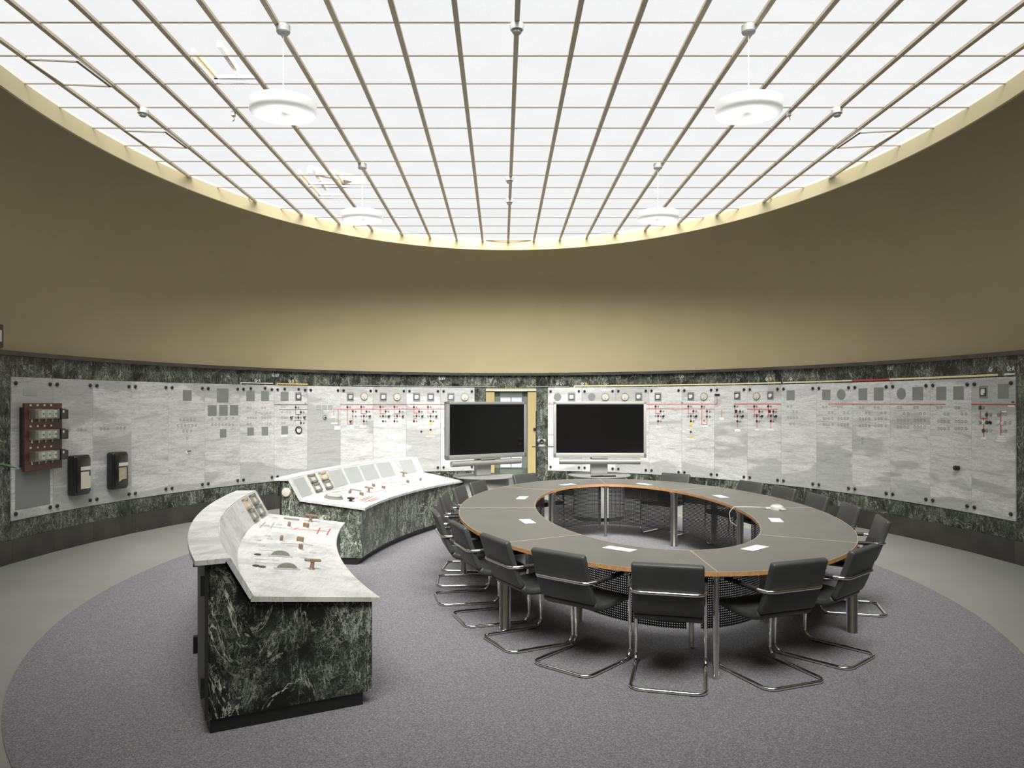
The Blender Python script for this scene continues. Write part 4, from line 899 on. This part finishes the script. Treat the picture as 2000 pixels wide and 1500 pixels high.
# ------------------------------------------------------------------ chairs
def make_chair():
    c = empty('cantilever_chair'); hw = .244
    path = [(-hw, 0, .013), (hw, 0, .013), (hw, .56, .013), (hw, .535, .655), (hw, 0.015, .645), (-hw, 0.015, .645), (-hw, .535, .655), (-hw, .56, .013)]
    b = MB(); b.tube(fillet(path, .075, 6, True), .0125, 10, True); b.build('frame', M['chrome'], c, 60)
    for s in (-1, 1):
        b = MB(); b.tube([(s * hw, .11, .6468), (s * hw, .44, .6532)], .0165, 12); b.build('arm_pad', M['rubber'], c, 40)
        for x in (.055,):
            b = MB(); b.tube([(s * x, .012, .645), (s * x, .062, .645)], .009, 8); b.lathe([(0, 0), (.015, 0), (.015, .006), (0, .007)], 10, Matrix.Translation((s * x, .05, .645)) @ Matrix.Rotation(R(-90), 4, 'X')); b.build('back_bolt', M['chrome'], c, 40)
        b = MB(); b.tube([(s * .225, .12, .645), (s * hw, .10, .645)], .009, 8); b.build('side_stud', M['chrome'], c, 40)
    b = MB(); b.tube([(-hw, .542, .435), (hw, .542, .435)], .010, 8); b.build('cross_rail', M['chrome'], c, 40)
    def shell(cl, name, t=.05, W=.233):
        n = len(cl); P = [Vector((p[0], p[1])) for p in cl]; bm = bmesh.new(); rows = []
        for i in range(n):
            d = (P[min(i + 1, n - 1)] - P[max(i - 1, 0)]).normalized(); nn = Vector((-d.y, d.x))
            a, b_ = P[i] + nn * t / 2, P[i] - nn * t / 2
            rows.append([bm.verts.new((-W, a.x, a.y)), bm.verts.new((W, a.x, a.y)), bm.verts.new((W, b_.x, b_.y)), bm.verts.new((-W, b_.x, b_.y))])
        for i in range(n - 1):
            for k in range(4): bm.faces.new((rows[i][k], rows[i][(k + 1) % 4], rows[i + 1][(k + 1) % 4], rows[i + 1][k]))
        bm.faces.new(rows[0][::-1]); bm.faces.new(rows[-1]); bmesh.ops.recalc_face_normals(bm, faces=bm.faces)
        ed = [e for e in bm.edges if len(e.link_faces) == 2 and e.link_faces[0].normal.angle(e.link_faces[1].normal) > R(50)]
        bmesh.ops.bevel(bm, geom=ed, offset=.018, segments=3, profile=.5, affect='EDGES')
        me = bpy.data.meshes.new(name); bm.to_mesh(me); bm.free(); me.materials.append(M['leather'])
        me.polygons.foreach_set('use_smooth', [True] * len(me.polygons)); me.set_sharp_from_angle(angle=R(55)); me.update(); return link(name, me, c)
    back = [(-.015, .845), (.005, .79), (.028, .72), (.052, .65), (.078, .58), (.104, .52), (.125, .487)]
    seat = [(.125, .487), (.142, .467), (.168, .452), (.21, .444), (.30, .441), (.42, .448), (.52, .458), (.565, .450)]
    shell(back, 'backrest'); shell(seat, 'seat', .052, .231)
    return c
proto = make_chair()
def inward(x, y):
    """nearest table-edge parameter and inward direction"""
    best = min((math.hypot(TX + OA * math.cos(R(t / 4)) - x, TY + OB * math.sin(R(t / 4)) - y), t / 4) for t in range(1440))[1]
    n = Vector((math.cos(R(best)) / OA, math.sin(R(best)) / OB, 0)).normalized(); e = Vector((TX + OA * math.cos(R(best)), TY + OB * math.sin(R(best)), 0)); return e, n
CH_ = [((1.076, 4.92), 75.5, 'dark leather cantilever chair with its back squarely to the viewer, nearest of all'), ((.40, 5.33), 49.0, 'dark leather cantilever chair left of the nearest one'), ((-.05, 5.90), 27.4, 'dark leather cantilever chair second to the left of the nearest one'), ((-.37, 6.56), 19.8, 'dark leather cantilever chair third to the left of the nearest one'),
       ((-.62, 7.26), 11.5, 'dark leather cantilever chair fourth to the left of the nearest one, seen side-on'), ((-.68, 8.0), 2.7, 'dark leather cantilever chair at the middle of the left side, fifth from the nearest'), ((-.66, 8.72), -4.5, 'dark leather cantilever chair on the left side, sixth from the nearest'), ((-.50, 9.42), .20, 'dark leather cantilever chair on the left side, second from the left screen stand'),
       ((-.28, 10.08), .20, 'dark leather cantilever chair on the left side, closest to the left screen stand'), ((1.97, 5.03), 111.5, 'dark leather cantilever chair right of the nearest one, seen half from behind'), ((2.62, 5.49), 132.4, 'dark leather cantilever chair second to the right of the nearest one'), ((3.457, 6.89), 164.6, 'dark leather cantilever chair third to the right of the nearest one'),
       ((3.56, 7.81), .22, 'dark leather cantilever chair at the right end of the table, above the right joint'), ((3.57, 8.63), .22, 'dark leather chair, rightmost of three chair tops in a row on the far side'), ((3.44, 9.36), .22, 'dark leather chair, middle of three chair tops in a row on the far side'), ((3.24, 10.0), .22, 'dark leather chair, leftmost of three chair tops in a row on the far side'),
       ((2.52, 11.1), .20, 'dark leather cantilever chair on the far side, alone right of the right screen stand'), ((.44, 11.0), .20, 'dark leather cantilever chair on the far side in front of the door')]
for i, ((x, y), d, lab) in enumerate(CH_):
    e, n = inward(x, y); near = abs(d) > 1; pos = Vector((x, y, 0)) if near else e + n * d; rz = (R(d) if near else math.atan2(-n.y, -n.x)) - math.pi / 2
    o = proto if i == 0 else copy_tree(proto); o.location = (pos.x, pos.y, .0075); o.rotation_euler = (0, 0, rz); tag(o, lab, 'chair', 'leather cantilever chairs around the oval table')

# ------------------------------------------------------------------ screens on stands
def screen(x, y, yaw, label, frame_mat, extra):
    s = tag(empty('screen_stand', (x, y, .0075), yaw), label, 'screen')
    b = MB(); b.lathe([(0, .70), (.50, .70), (.505, .706), (.505, .714), (.50, .72), (0, .72)], 48); b.build('round_shelf', M['shelf'], s)
    b = MB(); b.prism([(.40 * math.cos(R(q)), .36 * math.sin(R(q))) for q in range(180, 361, 12)], .06, .70); b.build('cabinet', M['cabinet'], s)
    b = MB(); b.prism([(.38 * math.cos(R(q)), .34 * math.sin(R(q))) for q in range(180, 361, 12)], 0, .06); b.build('plinth', M['black'], s)
    b = MB(); b.box(-.40, .40, 0, .30, .06, .70); b.build('cabinet_back', M['black'], s, 0)
    b = MB(); b.rbox(-.14, .14, .02, .12, .72, 1.75, .02, 2); b.build('column', M['cabinet'], s)
    W, z0, z1 = .75, 1.0, 1.905
    b = MB()
    for (xa, xb, za, zb) in ((-W, -W + .045, z0, z1), (W - .045, W, z0, z1), (-W, W, z0, z0 + .075), (-W, W, z1 - .045, z1)): b.rbox(xa, xb, -.10, -.02, za, zb, .006, 2)
    b.rbox(-.13, .13, -.10, -.03, z0 - .018, z0 + .02, .004, 1); f = b.build('bezel', frame_mat, s)
    b = MB(); b.box(-W + .005, W - .005, -.088, .0, z0 + .02, z1 - .005); b.build('rear_shell', M['black'], s, 0)
    b = MB(); b.box(-W + .04, W - .04, -.092, -.086, z0 + .07, z1 - .04); b.build('display', M['screen'], s, 0)
    b = MB(); b.box(-.13, .13, -.075, -.03, z0 - .03, z0 - .015); b.build('badge', M['black'], f, 0)
    b = MB(); b.tube([(-.655, -.06, .935), (.655, -.06, .935)], .046, 20); b.build('sound_bar', M['barsilver'], s, 50)
    return s
s1 = screen(-.27, 12.15, R(34), 'black screen in a grey frame on a round stand, turned towards the table, left one', M['frame_l'], 0)
s2 = screen(1.59, 12.35, R(-1), 'black screen in a pale silver frame on a round stand, right one', M['silver'], 1)
# camera on a side bracket of the right screen
b = MB(); b.rbox(-1.10, -.74, -.10, .02, 1.165, 1.178, .003, 1); b.build('camera_shelf', M['darkmetal'], s2)
vc = tag(empty('video_camera', (1.59 - .94, 12.31 + .03, 1.186), R(-2)), 'small silver video camera on the bracket beside the right screen', 'camera')
b = MB(); b.lathe([(0, 0), (.06, 0), (.06, .012), (.04, .03), (.03, .055), (0, .055)], 20); b.build('base', M['silver'], vc)
b = MB(); b.rbox(-.075, .075, -.05, .05, .05, .12, .03, 3); b.build('head', M['shelf'], vc)
b = MB(); b.lathe([(0, 0), (.034, 0), (.034, .02), (.026, .022), (0, .012)], 20, Matrix.Translation((0, -.048, .086)) @ rotY()); b.build('lens', M['black'], vc)
for (x, y, a, lab) in ((1.50, 11.93, 18, 'black remote control on the right screen stand, left one'), (1.70, 11.96, 8, 'black remote control on the right screen stand, right one')):
    b = MB(); b.rbox(-.10, .10, -.025, .025, 0, .022, .008, 2); o = tag(b.build('remote_control', M['black'], None, loc=(x, y, .7285), rot=(0, 0, R(a))), lab, 'remote control', 'remote controls on the right stand')

# ------------------------------------------------------------------ pendant lamps and detectors
def lamp(x, y, label):
    l = tag(empty('pendant_lamp', (x, y, 4.25)), label, 'pendant lamp', 'white drum pendant lamps')
    prof = [(0.004, 0.022), (.07, .020), (.14, .012), (.19, .004), (.235, 0), (.262, .010), (.268, .03), (.268, .085), (.266, .10)]
    b = MB(); b.lathe(prof, 40); b.f = b.f[:-2]; b.build('shade', M['shade'], l, 60)
    b = MB(); b.lathe([(0, .06), (.025, .06), (.025, .105), (0, .106)], 14)
    for k in range(3): b.box(0, .266, -.006, .006, .092, .100, Matrix.Rotation(R(120 * k), 4, 'Z'))
    b.build('spider', M['opal'], l, 40)
    b = MB(); b.tube([(0, 0, .10), (0, 0, .72)], .0045, 8); b.build('wire', M['opal'], l)
    b = MB(); b.lathe([(0, .665), (.05, .665), (.056, .675), (.056, .728), (0, .73)], 20); b.build('canopy', M['plastic'], l)
lamp(-1.785, 6.19, 'white drum pendant lamp, left of the two near ones'); lamp(2.016, 6.19, 'white drum pendant lamp, right of the two near ones')
lamp(-1.80, 9.78, 'white drum pendant lamp, left of the two far ones'); lamp(2.015, 9.78, 'white drum pendant lamp, right of the two far ones')
def ceil_at(px, py): d = F * (ZG - CH) / (YH - py); return (px - XH) * d / F, d
for px, py, lab, big in ((1009.5, 41, 'white smoke detector on the middle ceiling bar, nearest the viewer', 1), (995, 343, 'white smoke detector on the middle ceiling bar, upper of the two far ones', 0), (995, 386, 'white smoke detector on the middle ceiling bar, lower of the two far ones', 0), (279, 208, 'white smoke detector on the left side of the glass ceiling', 1), (1635, 208, 'white smoke detector on the right side of the glass ceiling', 1)):
    x, y = ceil_at(px, py); s = tag(empty('smoke_detector', (x, y, ZG - .105)), lab, 'smoke detector', 'smoke detectors on the glass ceiling')
    b = MB(); b.lathe([(0, .03), (.052, .03), (.056, .045), (.06, .07), (.05, .082), (0, .082)], 20); b.build('base', M['opal'], s)
    b = MB(); b.lathe([(0, 0), (.030, 0), (.036, .008), (.036, .03), (0, .03)], 16); o = b.build('sensor_head', M['plastic'], s)
    b = MB()
    for k in range(8): b.box(.030, .038, -.006, .006, .010, .026, Matrix.Rotation(R(45 * k), 4, 'Z'))
    b.build('vent', M['ring'], o, 0)
for px, py, lab in ((456, 213, 'small metal ceiling clip left of the near left lamp'), (1541, 213, 'small metal ceiling clip right of the near right lamp')):
    x, y = ceil_at(px, py); b = MB(); b.rbox(-.02, .02, -.02, .02, -.055, 0, .004, 1); b.tube([(0, 0, -.05), (.012, 0, -.09), (-.01, 0, -.11)], .005, 6); tag(b.build('ceiling_clip', M['steel'], None, loc=(x, y, ZG - .022)), lab, 'clip', 'metal clips on the glass ceiling')

# ------------------------------------------------------------------ plant at the left edge
pp = tag(empty('potted_plant', (-2.42, 3.05, 0)), 'tall green plant whose leaf tips enter at the left edge', 'plant')
b = MB(); b.lathe([(0, 0), (.17, 0), (.22, .40), (.235, .40), (.235, .44), (.20, .44), (.195, .40), (0, .40)], 24); b.build('pot', M['terracotta'], pp)
b = MB(); b.lathe([(0, .395), (.198, .395), (.198, .41), (0, .415)], 20); b.build('soil', M['soil'], pp, 0)
b = MB(); b.tube(fillet([(0, 0, .40), (.02, 0, .9), (.05, .01, 1.35), (.08, 0, 1.72)], .2, 4), .016, 8); b.build('stem', M['leaf'], pp)
def leaf(base, tip, wid, droop):
    B_, T_ = Vector(base), Vector(tip); d = T_ - B_; side = d.cross(Vector((0, 0, 1))).normalized(); vs = []; fs = []; n = 9
    for i in range(n + 1):
        s = i / n; p = B_ + d * s + Vector((0, 0, droop * 4 * s * (1 - s))); w = wid * math.sin(math.pi * min(1, s * .93 + .07)) ** .8 if s < 1 else 0.002
        vs += [tuple(p - side * w + Vector((0, 0, w * .35))), tuple(p), tuple(p + side * w + Vector((0, 0, w * .35)))]
    for i in range(n):
        for k in (0, 1): fs.append((i * 3 + k, i * 3 + k + 1, i * 3 + 3 + k + 1, i * 3 + 3 + k))
    b = MB(); b.add(vs, fs); o = b.build('leaf', M['leaf'], pp, 60); md = o.modifiers.new('thick', 'SOLIDIFY'); md.thickness = .002
leaf((.07, 0, 1.62), (.43, -.02, 1.74), .05, .05); leaf((.07, 0, 1.50), (.455, .02, 1.635), .045, .055)
for k in range(7):
    a = R(40 + 45 * k); leaf((.05, 0, 1.2 + .07 * k), (.05 + .36 * math.cos(a), .36 * math.sin(a), 1.3 + .06 * k), .05, .08) if math.cos(a) < .35 else None
